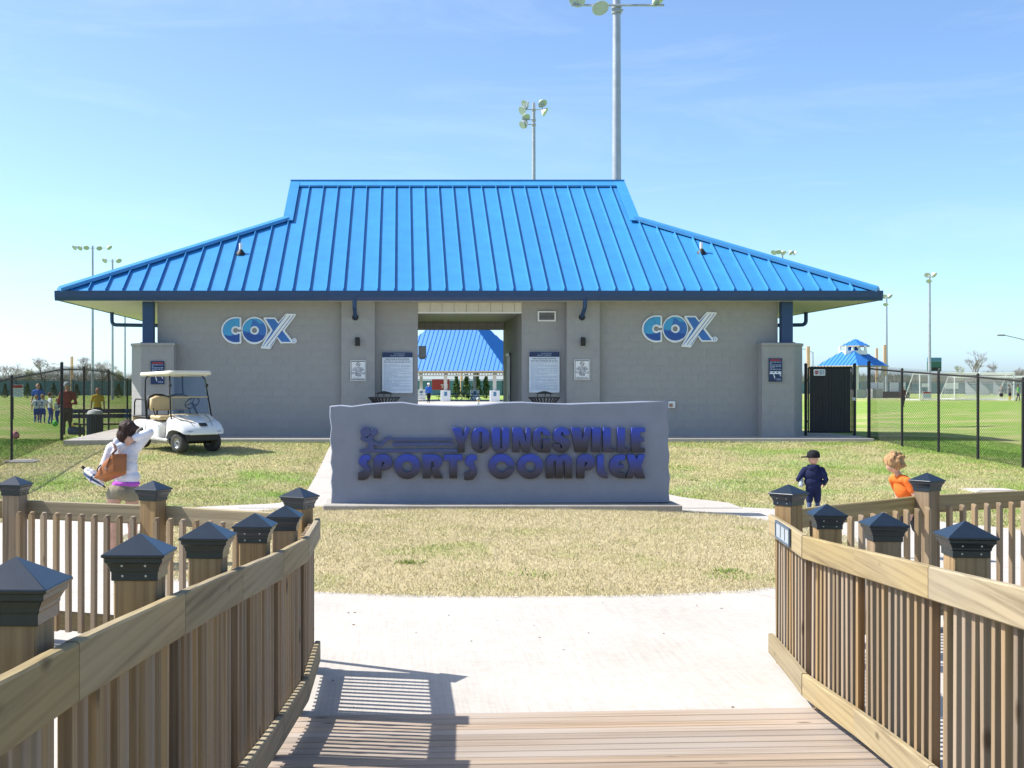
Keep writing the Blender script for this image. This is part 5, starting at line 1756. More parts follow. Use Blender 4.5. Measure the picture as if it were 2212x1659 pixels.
# small boy in navy hoodie and black cap, walking away with a bottle
b0 = gpos(1757, 18.2); b0.z = .02
nb_, q = person('small boy in navy hoodie and black cap carrying a bottle', b0, .99, 160, dict(skin='skin', hair='hair_brown', shirt='navy_c', sleeve='navy_c', shorts='navy_c', leg='denim', sock='denim', shoe='black_c', slen=.9),
                dict(child=1.7, bulk=1.35, gait=.5, hat_turn=95, **{'elbow-1': (-.18, .03, .60), 'hand-1': (-.15, -.07, .53), 'elbow1': (.21, .05, .60), 'hand1': (.17, -.10, .53)}), voxel=.0085, hat='black_c')
P = []
A('e', 'navy_c', (0, .055, .755), (.07, .035, .055)); A('e', 'navy_c', (-.03, .06, .72), (.05, .03, .045)); A('c', 'navy_c', (-.06, .02, .78), (.06, .02, .78), .03, .03)
o = link('hood', body_mesh('hood', P, .008), None); o.parent = nb_
bt = empty('water_bottle', (b0.x - .215, b0.y + .02, .62), label='clear water bottle with blue cap in the small boy\'s hand', cat='bottle')
m, N, L, bs = nodes('clear_bottle'); bs.inputs['Base Color'].default_value = (.62, .70, .78, 1); bs.inputs['Roughness'].default_value = .1; bs.inputs['Transmission Weight'].default_value = .5; M['bottle'] = m
bb = MB().lathe([(.02, .0), (.031, .012), (.032, .12), (.012, .155)], 14).build('bottle_body', M['bottle'], smooth=True)
bc = MB().lathe([(.015, .155), (.015, .175)], 12).build('bottle_cap', M['blue_c'])
for o in (bb, bc):
    o.location = (b0.x - .19, b0.y - .02, .505); o.rotation_euler = (R(-25), R(12), 0); setpar(o, bt)
# boy in orange, leaning left
b1 = gpos(1968, 14.2); b1.z = .02
ob_, q = person('blond boy in orange jersey leaning sideways behind the picket railing', b1, 1.17, -78, dict(skin='skin', hair='hair_blond', shirt='orange_c', shorts='black_c', sock='grey_c', shoe='black_c', slen=.85, leg='black_c'),
                dict(child=.85, bulk=1.0, gait=.7, lean=.42, **{'elbow-1': (-.17, .03, .60), 'hand-1': (-.16, -.05, .44), 'elbow1': (.17, .0, .60), 'hand1': (.16, -.1, .45)}), voxel=.0095)
P = []
hc = Vector(q(0, -.005, .917))
for k in range(46):
    a = random.uniform(0, 2 * math.pi); e = random.uniform(-.1, 1.3)
    dv = Vector((math.cos(a) * math.cos(e), math.sin(a) * math.cos(e), math.sin(e)))
    if dv.y < -.45 and dv.z < .45:
        continue
    p0 = hc + dv * .098; p1 = p0 + (dv * .25 + Vector((0, .3, -.55 if dv.z < .5 else .1))).normalized() * .055
    A('c', 'hair_blond', p0, p1, .028, .012)
A('e', 'hair_blond', hc + Vector((0, .015, .02)), (.098, .108, .1))
A('c', 'hair_blond', hc + Vector((.0, .02, .09)), hc + Vector((.02, .06, .135)), .02, .008)
o = link('hair', body_mesh('hair', P, .009, 1), None); o.parent = ob_
# number block on the jersey's back
tq = Vector(q(0, .062, .69))
o = link('number', text_mesh('5', .2, .004, bold=.006), M['black_c']); o.parent = ob_
o.location = (0, tq.y + .03, tq.z - .10); o.rotation_euler = (R(20), 0, R(180))

# distant players and grown-ups on the left field
kid = dict(skin='skin', hair='hair_brown', shirt='white_c', shorts='royal', sock='royal', shoe='lime_c', slen=.75)
for (xd, D, h, f, hair, lab) in ((79, 54.5, 1.22, 10, 'hair_blond', 'small player in white jersey, first from the fence post at frame edge'), (92, 54.5, 1.24, -5, 'hair_blond', 'blond small player in white jersey, second in the huddle'),
                                 (108.5, 53.5, 1.34, -60, 'hair_brown', 'taller player in white jersey standing side-on in the huddle'), (124, 53.5, 1.1, 60, 'hair_blond', 'shortest player in white jersey beside the man in red')):
    k = dict(kid, hair=hair)
    pp, q = person(lab, gpos(xd, D), h, f + 180, k, dict(child=.7, gait=.2), voxel=.02, group='players in white jerseys on the left field')
    o = link('number', text_mesh('3', .22, .01, bold=.006), M['royal']); o.parent = pp
    o.location = (0, .085 * h, .62 * h); o.rotation_euler = (0, 0, R(180))
person('grown-up in blue shirt behind the small players', gpos(82, 56.5), 1.72, 0, dict(skin='skin', hair='hair_brown', shirt='blue_c', shorts='grey_c', shoe='white_c', slen=.8), voxel=.024)
person('man in red jacket and dark trousers with grey cap by the fence', gpos(145, 42), 1.74, 200, dict(skin='skin', hair='hair_dark', shirt='red_c', sleeve='red_c', shorts='brown_c', leg='brown_c', sock='brown_c', shoe='black_c', slen=1.), dict(**{'hand-1': (-.06, -.12, .6), 'hand1': (.06, -.12, .6), 'elbow-1': (-.17, .02, .6), 'elbow1': (.17, .02, .6)}), voxel=.02, hat='cap_grey')
person('boy in yellow shirt behind the ribbed bin and bench', gpos(211, 49), 1.55, 10, dict(skin='skin_d', hair='hair_dark', shirt='yellow_c', shorts='brown_c', leg='brown_c', sock='brown_c', shoe='black_c', slen=1.), dict(child=.3), voxel=.02)
# right field
person('goalkeeper in maroon and black standing behind the right fence', gpos(1951, 82), 1.34, 20, dict(skin='skin', hair='hair_blond', shirt='maroon', sleeve='maroon', shorts='black_c', sock='black_c', shoe='black_c', slen=.8), dict(child=.5, gait=.3), voxel=.024)
person('child in dark kit near the goal mouth', gpos(2163, 108), 1.3, -30, dict(skin='skin', hair='hair_dark', shirt='grey_c', shorts='black_c', sock='white_c', shoe='white_c'), dict(child=.5, gait=.5), voxel=.03)
person('child in grey shirt between two players by the goal', gpos(2181, 110), 1.42, 30, dict(skin='skin', hair='hair_dark', shirt='grey_c', shorts='navy_c', sock='yellow_c', shoe='lime_c'), dict(child=.5), voxel=.03)
person('child in bright green bib beside the goal post', gpos(2199, 107), 1.42, 60, dict(skin='skin', hair='hair_brown', shirt='lime_c', shorts='navy_c', sock='navy_c', shoe='black_c'), dict(child=.5, gait=.6), voxel=.03)
# beyond the passage
person('man in blue jacket and white cap walking beyond the passage', gpos(926, 112), 1.76, 8, dict(skin='skin', hair='hair_dark', shirt='blue_c', sleeve='blue_c', shorts='black_c', leg='black_c', sock='black_c', shoe='black_c', slen=1.), dict(gait=.6), voxel=.026, hat='white_c')
person('child in pale shirt and grey cap showing over the sign top', gpos(1033, 58), 1.05, 70, dict(skin='skin', hair='hair_brown', shirt='white_c', shorts='black_c', shoe='black_c'), dict(child=1.), voxel=.02, hat='cap_grey')
# loose balls on the grass
def ball(p, r, c1, label):
    t = empty('ball', p, label=label, cat='ball')
    P_ = MB(); P_.lathe([(r * math.sin(math.pi * k / 10) + .0005, r - r * math.cos(math.pi * k / 10)) for k in range(11)], 16, p)
    P_.build('shell', M[c1], t, smooth='all')
    for k in range(6):
        a = k * 1.05
        v = Vector((math.cos(a) * .8, math.sin(a) * .8, .6 if k % 2 else -.5)).normalized()
        MB().lathe([(r * .28, 0), (r * .2, .012)], 5, (0, 0, 0)).build('patch', M['black_c'], t).matrix_basis = Matrix.Translation(Vector(p) + Vector((0, 0, r)) + v * r * .94) @ v.to_track_quat('Z', 'Y').to_matrix().to_4x4()
ball(gpos(33, 33), .11, 'pink_c', 'pink football in the grass by the near fence post')
ball(gpos(119, 50), .11, 'lime_c', 'bright green football at the small players\' feet')
ball(gpos(158, 45), .11, 'yellow_c', 'yellow football beside the man in red')
# ---------------------------------------------------------------- background
def far_z(x, y):
    return float(terr(x, y))
# floodlight masts
M['mast'] = pbr('galvanised_mast', (.40, .42, .45), .5, .55, .12, 3)
M['lampg'] = pbr('floodlight_reflector', (.66, .67, .69), .35, .05, .1)
M['lamp_glass'] = pbr('floodlight_glass', (.40, .47, .52), .12, .2, .1)
def floodlight(par, p, r, aim):
    """bell shaped reflector with a glass front, aimed along aim"""
    v = Vector(aim).normalized()
    mtx = Matrix.Translation(p) @ v.to_track_quat('Z', 'Y').to_matrix().to_4x4()
    b = MB(); b.m = mtx
    b.lathe([(r * .28, -r * 1.0), (r * .34, -r * .7), (r * .75, -r * .35), (r * .98, .0), (r, .03 * r)], 18)
    o = b.build('floodlight', M['lampg'], par, smooth=True)
    b = MB(); b.m = mtx
    b.lathe([(r * .94, .0), (r * .96, .04 * r)], 18)
    b.build('lens', M['lamp_glass'], o)
def mast(xd, D, ytop, r0, r1, label, arms, extra=0):
    x = (xd - 865) * D / 2700; z0 = far_z(x, D); z1 = EYE + (829.5 - ytop) * D / 2700
    t = empty('floodlight_mast', (x, D, z0), label=label, cat='floodlight mast', group='floodlight masts')
    MB().tube([(x, D, z0 - .2), (x, D, z0 + (z1 - z0) * .5), (x, D, z1)], [r0, (r0 + r1) / 2, r1], 16).build('pole', M['mast'], t, smooth=True)
    for (dy_, x0, x1, lamps, lr) in arms:
        z = EYE + (829.5 - (ytop + dy_)) * D / 2700
        k = D / 2700
        MB().tube([(x + x0 * k, D - r0, z), (x + x1 * k, D - r0, z)], max(.03, r1 * .3), 6).build('crossarm', M['mast'], t)
        MB().lathe([(r1 * 1.35, -.06), (r1 * 1.35, .06)], 14, (x, D, z)).build('collar', M['mast'], t)
        for (lx_, lz_, ax) in lamps:
            p = Vector((x + lx_ * k, D - r0 - .12, z + lz_ * k))
            MB().tube([(p.x, D - r0, z), p], .025, 5).build('bracket', M['mast'], t)
            floodlight(t, p, lr, (ax, -.55 if ax < .5 else -.3, -.62))
    return t
mast(1332, 50, -60, .225, .15, 'thick galvanised floodlight mast rising tallest behind the roof', [(75, -100, 100, [(-88, 10, -.3), (-38, -8, .1), (88, 10, .5)], .34), (86, -12, 12, [], .1)])
mast(1153, 90, 222, .18, .12, 'floodlight mast with clustered lamps above the roof ridge', [(16, -22, 22, [(-20, 10, -.8), (18, 12, .3), (-26, -4, -.9), (24, -6, .9)], .36), (38, -22, 4, [(-18, 4, .2), (-22, -10, -1.)], .33), (48, -22, 4, [(-26, -2, -.9)], .3)])
mast(200, 150, 531, .19, .12, 'left floodlight mast with five lamps in a row', [(5, -42, 42, [(-38, 0, -.5), (-26, -1, -.3), (-12, 0, .1), (16, -1, .2), (38, 0, .6)], .36)])
mast(243, 135, 560, .15, .10, 'plain grey mast standing beside the left pier, head hidden by eave', [(4, -20, 20, [(-16, 0, -.4), (15, 0, .4)], .33)])
mast(270, 170, 585, .14, .10, 'thin dark mast just left of the left column', [(4, -18, 18, [(-15, 0, -.4), (12, 0, .3)], .35)])
mast(1690, 150, 541, .16, .11, 'floodlight mast peeking over the right hip of the roof', [(5, -24, 28, [(-20, 0, -.5), (-10, 1, -.1), (1, -1, .2), (18, -1, .4), (27, -2, .7)], .36)])
mast(1915, 155, 638, .17, .10, 'shorter floodlight mast behind the small blue-roofed pavilion', [(5, -8, 8, [(-6, 2, -.4), (6, 2, .4)], .36), (20, -6, 4, [(-4, 0, -.2)], .3)])
mast(2008, 128, 592, .17, .10, 'floodlight mast standing behind the scoreboard', [(5, -9, 10, [(-7, 2, -.4), (8, 2, .4)], .33), (16, -7, 4, [(-4, 0, -.3)], .28)])
# cobra-head street lamp at the right edge, two far ones
def street_lamp(xd, D, ytop, dirx, label):
    x = (xd - 865) * D / 2700; z0 = far_z(x, D); k = D / 2700; z1 = EYE + (829.5 - ytop) * k
    t = empty('street_lamp', (x, D, z0), label=label, cat='street lamp', group='cobra-head street lamps')
    MB().tube([(x, D, z0), (x, D, z1 - .6)], [.10, .06], 8).build('pole', M['galv'], t, smooth=True)
    MB().tube([(x, D, z1 - .65), (x + dirx * .9, D, z1 - .3), (x + dirx * 2.2, D, z1)], .035, 6).build('arm', M['galv'], t)
    MB().cbox((x + dirx * 2.45, D, z1), (.6, .22, .12)).build('lamp_head', M['grey_c'], t, bevel=.04)
street_lamp(2232, 95, 724, -1, 'street lamp whose arm reaches in at the right frame edge')
street_lamp(1756, 140, 749, -1, 'grey street lamp beside the orange foul pole')
street_lamp(150, 190, 786, -1, 'distant street lamp among bare trees on the left')
# foul poles
M['foul'] = pbr('orange_foul_pole', (.85, .48, .26), .5)
for (xd, D, yt, lab) in ((1743, 120, 748, 'orange foul pole just right of the gate pier'), (1909, 150, 745, 'orange foul pole right of the small pavilion'), (1892, 170, 752, 'thin orange foul pole between pavilion and mast'), (153, 150, 770, 'orange foul pole above the left fence'), (1000 - 5, 170, 790, 'yellow foul pole behind the shrubs seen through passage')):
    x = (xd - 865) * D / 2700
    t = empty('foul_pole', (x, D, far_z(x, D)), label=lab, cat='foul pole', group='foul poles')
    zt = EYE + (829.5 - yt) * D / 2700
    MB().tube([(x, D, far_z(x, D)), (x, D, zt)], .06, 8).build('pole', M['foul'], t)
    MB().box(x + .08, x + .30, D - .01, D + .01, zt - (zt - 2) * .8, zt).build('wing', M['foul'], t)

# windscreen fence far off, with posts
M['wscr'] = pbr('teal_windscreen', (.10, .20, .24), .8, 0, .1, 2)
def windscreen(x0, x1, D, zt, n, label):
    t = empty('windscreen_fence', (x0, D, .3), label=label, cat='fence')
    z0 = .3
    MB().tube([(x0, D - .1, zt), (x1, D - .1, zt)], .05, 6).build('top_rail', M['dark'], t)
    for k in range(n):
        a = x0 + (x1 - x0) * k / n; b = x0 + (x1 - x0) * (k + 1) / n
        vs_ = []; m_ = 6
        for j in range(m_ + 1):
            u = j / m_
            yy = D + .10 * math.sin(math.pi * u) * (1 if k % 2 else .5)
            vs_ += [(a + .04 + (b - a - .08) * u, yy, z0), (a + .04 + (b - a - .08) * u, yy, zt - .12)]
        MB().add(vs_, [(2 * j, 2 * j + 2, 2 * j + 3, 2 * j + 1) for j in range(m_)]).build('screen_panel', M['wscr'], t)
        MB().tube([(a, D - .06, z0), (a, D - .06, zt)], .05, 6).build('post', M['dark'], t)
windscreen(-78, 32, 185, 2.62, 26, 'long teal windscreen fence across the far side of the fields')

# conifer shrubs in a row before the windscreen
M['conifer'] = grass_mat('conifer_leaf', [(0, (.018, .04, .010)), (.5, (.05, .09, .02)), (1, (.16, .20, .06))])
M['bark'] = pbr('grey_bark', (.16, .125, .105), .9, 0, .2, 3)
def conifer(x, D, h, w, label):
    z = far_z(x, D)
    t = empty('conifer', (x, D, z), label=label, cat='shrub', group='young conifers along the far fence')
    n = 900
    u = rng.random(n) ** .7
    prof = np.where(u < .15, u / .15 * .8 + .2, (1 - u) / .85 * .95 + .05)
    ang = rng.random(n) * 2 * np.pi
    rr = w / 2 * prof * (.55 + .45 * rng.random(n)) * (1 + .25 * np.sin(ang * 3 + u * 14))
    cx_, cy_, cz2 = x + rr * np.cos(ang), D + rr * np.sin(ang), z + u * h
    s_ = h * .055 * (.6 + .8 * rng.random(n))
    v = np.empty((n, 3, 3))
    for k in range(3):
        v[:, k] = np.stack([cx_, cy_, cz2], -1) + (rng.random((n, 3)) - .5) * 2 * s_[:, None]
    tint = np.clip(rng.random(n) * .7 + .3 * (rr / (w / 2)), 0, 1)
    link('foliage', mesh_np('foliage', v.reshape(-1, 3), np.arange(n * 3).reshape(-1, 3), np.repeat(tint, 3)), M['conifer'], t)
    MB().tube([(x, D, z - .1), (x, D, z + h * .8)], [.07, .02], 6).build('trunk', M['bark'], t)
for xd, D, h, w, lab in ((11, 150, 1.75, 1.1, 'conifer at the left frame edge'), (59, 150, 1.8, 1.1, 'conifer between notice board and players'), (87, 152, 1.7, 1.1, 'conifer behind the blue grown-up'), (116, 150, 1.8, 1.2, 'conifer behind the taller player'),
                          (166, 150, 1.7, 1.1, 'conifer right of the man in red'), (256, 150, 1.75, 1.4, 'broad conifer by the left pier edge'),
                          (986, 146, 2.7, 1.15, 'conifer nearest the white pavilion post'), (1008, 146, 2.75, 1.4, 'conifer in front of the yellow foul pole'), (1030, 146, 3.0, 1.4, 'tallest conifer seen through the passage'), (1050, 146, 2.6, 1.2, 'conifer between the two right pavilion posts')):
    conifer((xd - 865) * D / 2700, D, h, w, lab)

# bare trees
def bare_tree(x, D, h, spread, seed, label, col='twig', group='leafless trees on the skyline'):
    rr = random.Random(seed)
    z = far_z(x, D)
    t = empty('bare_tree', (x, D, z), label=label, cat='tree', group=group)
    tk = MB(); tw = MB()
    def grow(p, d, L_, r, lev):
        q = p + d * L_
        (tk if lev < 2 else tw).tube([p, p.lerp(q, .5) + Vector((rr.uniform(-1, 1), rr.uniform(-1, 1), rr.uniform(-.5, .5))) * L_ * .06, q], [r, r * .82, r * .62], 5 if lev < 2 else 3, cap=False)
        if lev >= 6:
            return
        for k in range(3 if lev < 5 else 2):
            nd_ = (d + Vector((rr.uniform(-1, 1), rr.uniform(-1, 1), rr.uniform(-.25, .55))) * (.62 + .1 * lev) * spread).normalized()
            grow(p.lerp(q, rr.uniform(.55, 1.)), nd_, L_ * rr.uniform(.58, .82), max(r * .58, .024), lev + 1)
    grow(Vector((x, D, z - .1)), Vector((rr.uniform(-.1, .1), 0, 1)).normalized(), h * .26, h * .022, 0)
    tk.build('trunk', M['bark'], t); o = tw.build('crown', M[col], t)
M['twig'] = pbr('grey_twigs', (.33, .29, .29), .9, 0, .2, 1)
M['twig2'] = pbr('olive_twigs', (.32, .32, .22), .9, 0, .2, 1)
k_ = 260 / 2700
for (xd, yt, sp, lab, c) in ((28, 783, 1., 'rounded bare tree at the far left skyline', 'twig'), (-10, 790, 1., 'bare tree cut by the left frame edge', 'twig'), (62, 793, 1.1, 'low olive budding tree beside the rounded tree', 'twig2'), (92, 772, 1.05, 'wide bare tree above the left fence', 'twig'), (185, 766, 1., 'tall bare tree left of the floodlight mast', 'twig'), (222, 768, 1.05, 'spreading bare tree right of the floodlight mast', 'twig'), (262, 795, 1., 'dark low tree beside the left pier', 'twig2'),
                             (2105, 768, .8, 'thin bare tree standing highest on the right skyline', 'twig'), (2150, 786, 1.2, 'bushy bare tree right of the scoreboard', 'twig'), (2080, 793, 1.1, 'low bare tree near the scoreboard', 'twig2'), (2205, 790, 1.1, 'bare tree cut by the right frame edge', 'twig')):
    D = 260
    x = (xd - 865) * k_
    h = (829.5 - yt) * k_ + 1.7
    bare_tree(x, D, h * 1.45, sp, xd + 100, lab, c)
# far-off woods along the horizon: one mass of twigs
n = 26000
xw = np.concatenate([rng.uniform(-150, -62, n // 2), rng.uniform(100, 175, n // 2)]); yw = rng.uniform(300, 340, n)
hmax = 2.2 + 1.6 * vnoise(xw, yw * 0 + 3., .12) + .9 * vnoise(xw, yw * 0 + 9., .5)
hw = rng.random(n) ** .8 * hmax
s_ = .12 + .25 * rng.random(n)
v = np.empty((n, 3, 3))
base = np.stack([xw, yw, .3 + hw], -1)
v[:, 0] = base + np.stack([-s_ * .18, s_ * 0, s_ * 0], -1); v[:, 1] = base + np.stack([s_ * .18, s_ * 0, s_ * 0], -1)
v[:, 2] = base + np.stack([(rng.random(n) - .5) * 1.6, (rng.random(n) - .5), .5 + rng.random(n) * 1.2], -1)
M['woods'] = grass_mat('distant_woods', [(0, (.25, .22, .21)), (.6, (.33, .29, .27)), (1, (.34, .33, .24))])
tag(link('treeline', mesh_np('treeline', v.reshape(-1, 3), np.arange(n * 3).reshape(-1, 3), np.repeat(rng.random(n), 3)), M['woods']), 'leafless woods far off along the horizon', 'woods', kind='stuff')

# pavilion seen through the passage
M['cream_col'] = pbr('cream_column', (.62, .58, .50), .7, 0, .05)
M['brownbeam'] = pbr('tan_beam', (.42, .34, .22), .7)
def hip_roof(C, size, rot, z0, ztop, mat, par, seams, ov=.0):
    """square hip roof with seams; C nearest corner, sides going left-back and right-back"""
    u = Vector((-math.cos(rot), math.sin(rot), 0)) * size[0]; v = Vector((math.sin(rot), math.cos(rot), 0)) * size[1]
    C = Vector((C[0], C[1], z0))
    P4 = [C, C + u, C + u + v, C + v]
    ap = C + (u + v) / 2; ap.z = ztop
    r_ = MB()
    r_.add([C + Vector((0, 0, -.12)), C + u + Vector((0, 0, -.12)), C + u + v + Vector((0, 0, -.12)), C + v + Vector((0, 0, -.12))] + P4, [(0, 1, 5, 4), (1, 2, 6, 5), (2, 3, 7, 6), (3, 0, 4, 7)])
    ro_ = r_.build('roof', M['brownbeam'], par)
    for i in range(4):
        a, b = P4[i], P4[(i + 1) % 4]
        n = seams
        for k in range(n):
            s0, s1 = k / n, (k + 1) / n
            def edge(s):
                h_ = min(s, 1 - s) * 2
                e = a.lerp(b, s); m_ = (a + b) / 2
                return e, e + (ap - m_) * h_
            e0, t0 = edge(s0); e1, t1 = edge(s1)
            pts = [e0, e1, t1, t0]
            if s0 < .5 < s1:
                pts = [e0, e1, t1, ap, t0]
            pts = [pts[0]] + [q for j, q in enumerate(pts[1:]) if (q - pts[j]).length > 1e-4]
            if len(pts) >= 3:
                MB().add(pts, [tuple(range(len(pts)))[::-1]]).build('roof_panel', mat, ro_)
            if i in (0, 3) and k:
                up = Vector((0, 0, .03))
                MB().tube([e0 + up, t0 + up], .035, 4).build('seam', mat, ro_)
    return ro_, P4, ap
pv = empty('pavilion', (5.9, 126, .3), label='large blue-roofed picnic pavilion seen through the passage', cat='pavilion')
ro_, P4, ap = hip_roof((10.0, 118), (13.2, 13.2), R(19), 3.27, 10.2, M['roof_far'], pv, 30)
u = (P4[1] - P4[0]); v = (P4[3] - P4[0])
for (a, b) in ((.10, .05), (.47, .05), (.92, .05), (.05, .5), (.05, .95), (.95, .95), (.5, .95)):
    c = P4[0] + u * a + v * b
    MB().box(c.x - .16, c.x + .16, c.y - .16, c.y + .16, .3, 3.2).build('column', M['cream_col'], pv)
    pr = MB().box(c.x - .46, c.x + .46, c.y - .46, c.y + .46, .3, 1.38).build('pier', M['white'], pv, bevel=.02)
    MB().box(c.x - .14, c.x + .14, c.y - .475, c.y - .461, .85, 1.25).build('notice', M['teal'], pr)
for k in range(46):
    c = P4[0] + u * (k + .5) / 46 + v * .02
    MB().box(c.x - .045, c.x + .045, c.y - .05, c.y + .05, 2.82, 3.15).build('baluster', M['brownbeam'], pv)
a, b = P4[0] + v * .02, P4[1] + v * .02
MB().tube([(a.x, a.y, 2.8), (b.x, b.y, 2.8)], .07, 6).build('beam', M['cream_col'], pv)
MB().tube([(a.x, a.y, 3.17), (b.x, b.y, 3.17)], .06, 6).build('beam', M['cream_col'], pv)
fl_ = P4[0] + (u + v) / 2
MB().prism([(q.x, q.y) for q in P4], .2, .345).build('floor', M['conc'], pv)
# picnic tables in the shade of the pavilion
def picnic_table(x, y, z, rz, mat, label):
    t = empty('picnic_table', (x, y, z), rz, label=label, cat='picnic table', group='picnic tables under the pavilion')
    for (y0, y1, zz) in ((-.38, .38, .74), (-.80, -.55, .44), (.55, .80, .44)):
        o = MB().box(-.95, .95, y0, y1, zz - .05, zz).build('top' if zz > .5 else 'bench', mat); o.parent = t
    for xx in (-.7, .7):
        o = MB().tube([(xx, -.72, 0), (xx, -.25, .70)], .03, 5).build('leg', M['dark']); o.parent = t
        o = MB().tube([(xx, .72, 0), (xx, .25, .70)], .03, 5).build('leg', M['dark']); o.parent = t
        o = MB().tube([(xx, -.75, .40), (xx, .75, .40)], .025, 5).build('brace', M['dark']); o.parent = t
for i, (xd, D, m_, lab) in enumerate(((910, 121, 'white', 'white picnic table under the pavilion beside the man in blue'), (966, 123, 'dark', 'dark picnic table nearest the white pavilion pier'), (992, 125, 'dark', 'dark picnic table in the middle of the pavilion'), (1018, 124, 'dark', 'dark picnic table near the right pavilion pier'))):
    picnic_table((xd - 865) * D / 2700, D, .345, .3 * i, M[m_], lab)
tag(MB().prism([(-14, 88), (16, 88), (18, 119), (-12, 122)], .26, .318).build('pavement', M['conc']), kind='structure')
# red banner on the far fence, low dark fence beside it
bn = empty('banner', at(945, 840, 150), label='red and white banner on the fence seen through the passage', cat='banner')
p = at(952, 829, 150)
MB().box(p.x - 1.05, p.x + 1.05, 149.95, 150, p.z - .1, p.z + .55).build('red_panel', M['red'], bn)
MB().box(p.x - 1.05, p.x + 1.05, 149.96, 150, p.z - .72, p.z - .102).build('red_panel', M['red'], bn)
place('lettering', text_mesh('TLE', .55, .02, bold=.01), (p.x + .45, 149.93, p.z - .48), M['white'], bn)
# small blue-roofed pavilion with cupola, far right
kv = empty('cupola_pavilion', at(1840, 858, 142), label='small blue hip-roofed pavilion with white cupola beyond the gate', cat='pavilion')
c0 = at(1853, 0, 137)
ro_, P4, ap = hip_roof((c0.x, 137), (5.1, 6.4), R(51), 4.05, 6.4, M['roof_far'], kv, 11)
cc = ap.copy()
MB().box(cc.x - 1.2, cc.x + 1.2, cc.y - 1.2, cc.y + 1.2, 5.3, 5.75).build('cupola_base', M['white'], kv)
for sx_ in (-1, -.33, .33, 1):
    for sy_ in (-1, 1):
        MB().box(cc.x + sx_ * 1.05 - .12, cc.x + sx_ * 1.05 + .12, cc.y + sy_ * 1.05 - .1, cc.y + sy_ * 1.05 + .1, 5.75, 6.3).build('cupola_post', M['white'], kv)
ro2, Q4, ap2 = hip_roof((cc.x + .1, cc.y - 1.75), (2.2, 2.4), R(48), 6.3, 7.1, M['roof_far'], kv, 7)
for (a, b) in ((.08, .08), (.92, .08), (.08, .92), (.92, .92)):
    c = P4[0] + (P4[1] - P4[0]) * a + (P4[3] - P4[0]) * b
    MB().box(c.x - .15, c.x + .15, c.y - .15, c.y + .15, .5, 4.0).build('column', M['cream_col'], kv)
c = P4[0] + (P4[1] - P4[0]) * .5 + (P4[3] - P4[0]) * .5
MB().box(c.x - 2.4, c.x - .6, c.y - 1.4, c.y - 1.2, .5, 3.3).build('wall', M['block'], kv)
MB().box(c.x + .4, c.x + 2.0, c.y - 1.5, c.y - 1.3, .5, 2.3).build('wall', M['block'], kv)
# white banners and dugout walls between pavilion and goal
for (xa, xb, ya, yb, D, lab) in ((1880, 1895, 826, 850, 133, 'white banner nearest the small pavilion'), (1897.5, 1908.5, 826, 850, 133, 'narrow white banner left of the mast'), (1923, 1941, 826, 848, 133, 'white banner between mast and fence post'), (1949, 1956, 826, 848, 133, 'slim white banner left of the goal'), (1992, 2009, 828, 836, 150, 'white banner behind the goal crossbar'), (2042, 2070, 827, 840, 150, 'wide white banner behind the goal net')):
    a = at(xa, yb, D); b = at(xb, ya, D)
    t = empty('banner', (a.x, D, a.z), label=lab, cat='banner', group='white banners on the far fence')
    MB().box(a.x, b.x, D - .02, D, a.z, b.z).build('sheet', M['white'], t)
    for xx in (a.x, b.x):
        MB().tube([(xx, D + .04, .5), (xx, D + .04, b.z + .1)], .03, 5).build('post', M['galv'], t)
dg = empty('dugout', at(1895, 858, 131), label='low grey block dugout wall under the white banners', cat='dugout')
for (xa, xb, yt, D) in ((1850, 1870, 842, 131), (1885, 1907, 840, 131)):
    a = at(xa, 0, D); b = at(xb, yt, D)
    MB().box(a.x, b.x, D, D + 1.6, .45, b.z).build('wall', M['block'], dg)
a = at(1912, 0, 131); b = at(1975, 846, 131)
MB().box(a.x, b.x, 132.2, 132.3, .45, b.z).build('back_panel', M['dark'], dg)
# goals
def goal(xl, xr, ybase, D, hgt, label):
    a = (xl - 865) * D / 2700; b = (xr - 865) * D / 2700; z = far_z(a, D)
    t = empty('football_goal', ((a + b) / 2, D, z), label=label, cat='goal', group='white football goals')
    r = .06; dep = 2.0
    for xx in (a, b):
        MB().tube([(xx, D, z), (xx, D, z + hgt)], r, 8).build('upright', M['white'], t, smooth=True)
        MB().tube([(xx, D, z + hgt), (xx - .25, D + .8, z + hgt), (xx - .6, D + dep, z + .05)], .035, 6).build('stay', M['white'], t)
        MB().tube([(xx, D, z + .04), (xx - .6, D + dep, z + .04)], .04, 6).build('ground_bar', M['white'], t)
    MB().tube([(a - r, D, z + hgt), (b + r, D, z + hgt)], r, 8).build('crossbar', M['white'], t, smooth=True)
    MB().tube([(a - .6, D + dep, z + .04), (b - .6, D + dep, z + .04)], .04, 6).build('ground_bar', M['white'], t)
    nt = MB(); s_ = .16
    def P_(u, w):      # u across, w from crossbar down the back
        if w < .3:
            q = w / .3
            return Vector((a + (b - a) * u - .25 * q, D + .8 * q, z + hgt - .12 * math.sin(math.pi * q)))
        q = (w - .3) / .7
        sag = .28 * math.sin(math.pi * q)
        return Vector((a + (b - a) * u - .25 - .35 * q, D + .8 + (dep - .8) * q - sag, z + hgt * (1 - q)))
    for k in range(int((b - a) / s_) + 1):
        nt.tube([P_(k * s_ / (b - a), w / 8) for w in range(9)], .005, 3, cap=False)
    for k in range(22):
        nt.tube([P_(0, k / 21), P_(1, k / 21)], .005, 3, cap=False)
    for xx in (0, 1):
        for k in range(1, 9):
            p0 = P_(xx, k / 9); nt.tube([p0, (a + (b - a) * xx, D, p0.z)], .005, 3, cap=False)
    o = nt.build('net', M['white_c'], t); o['kind'] = 'stuff'
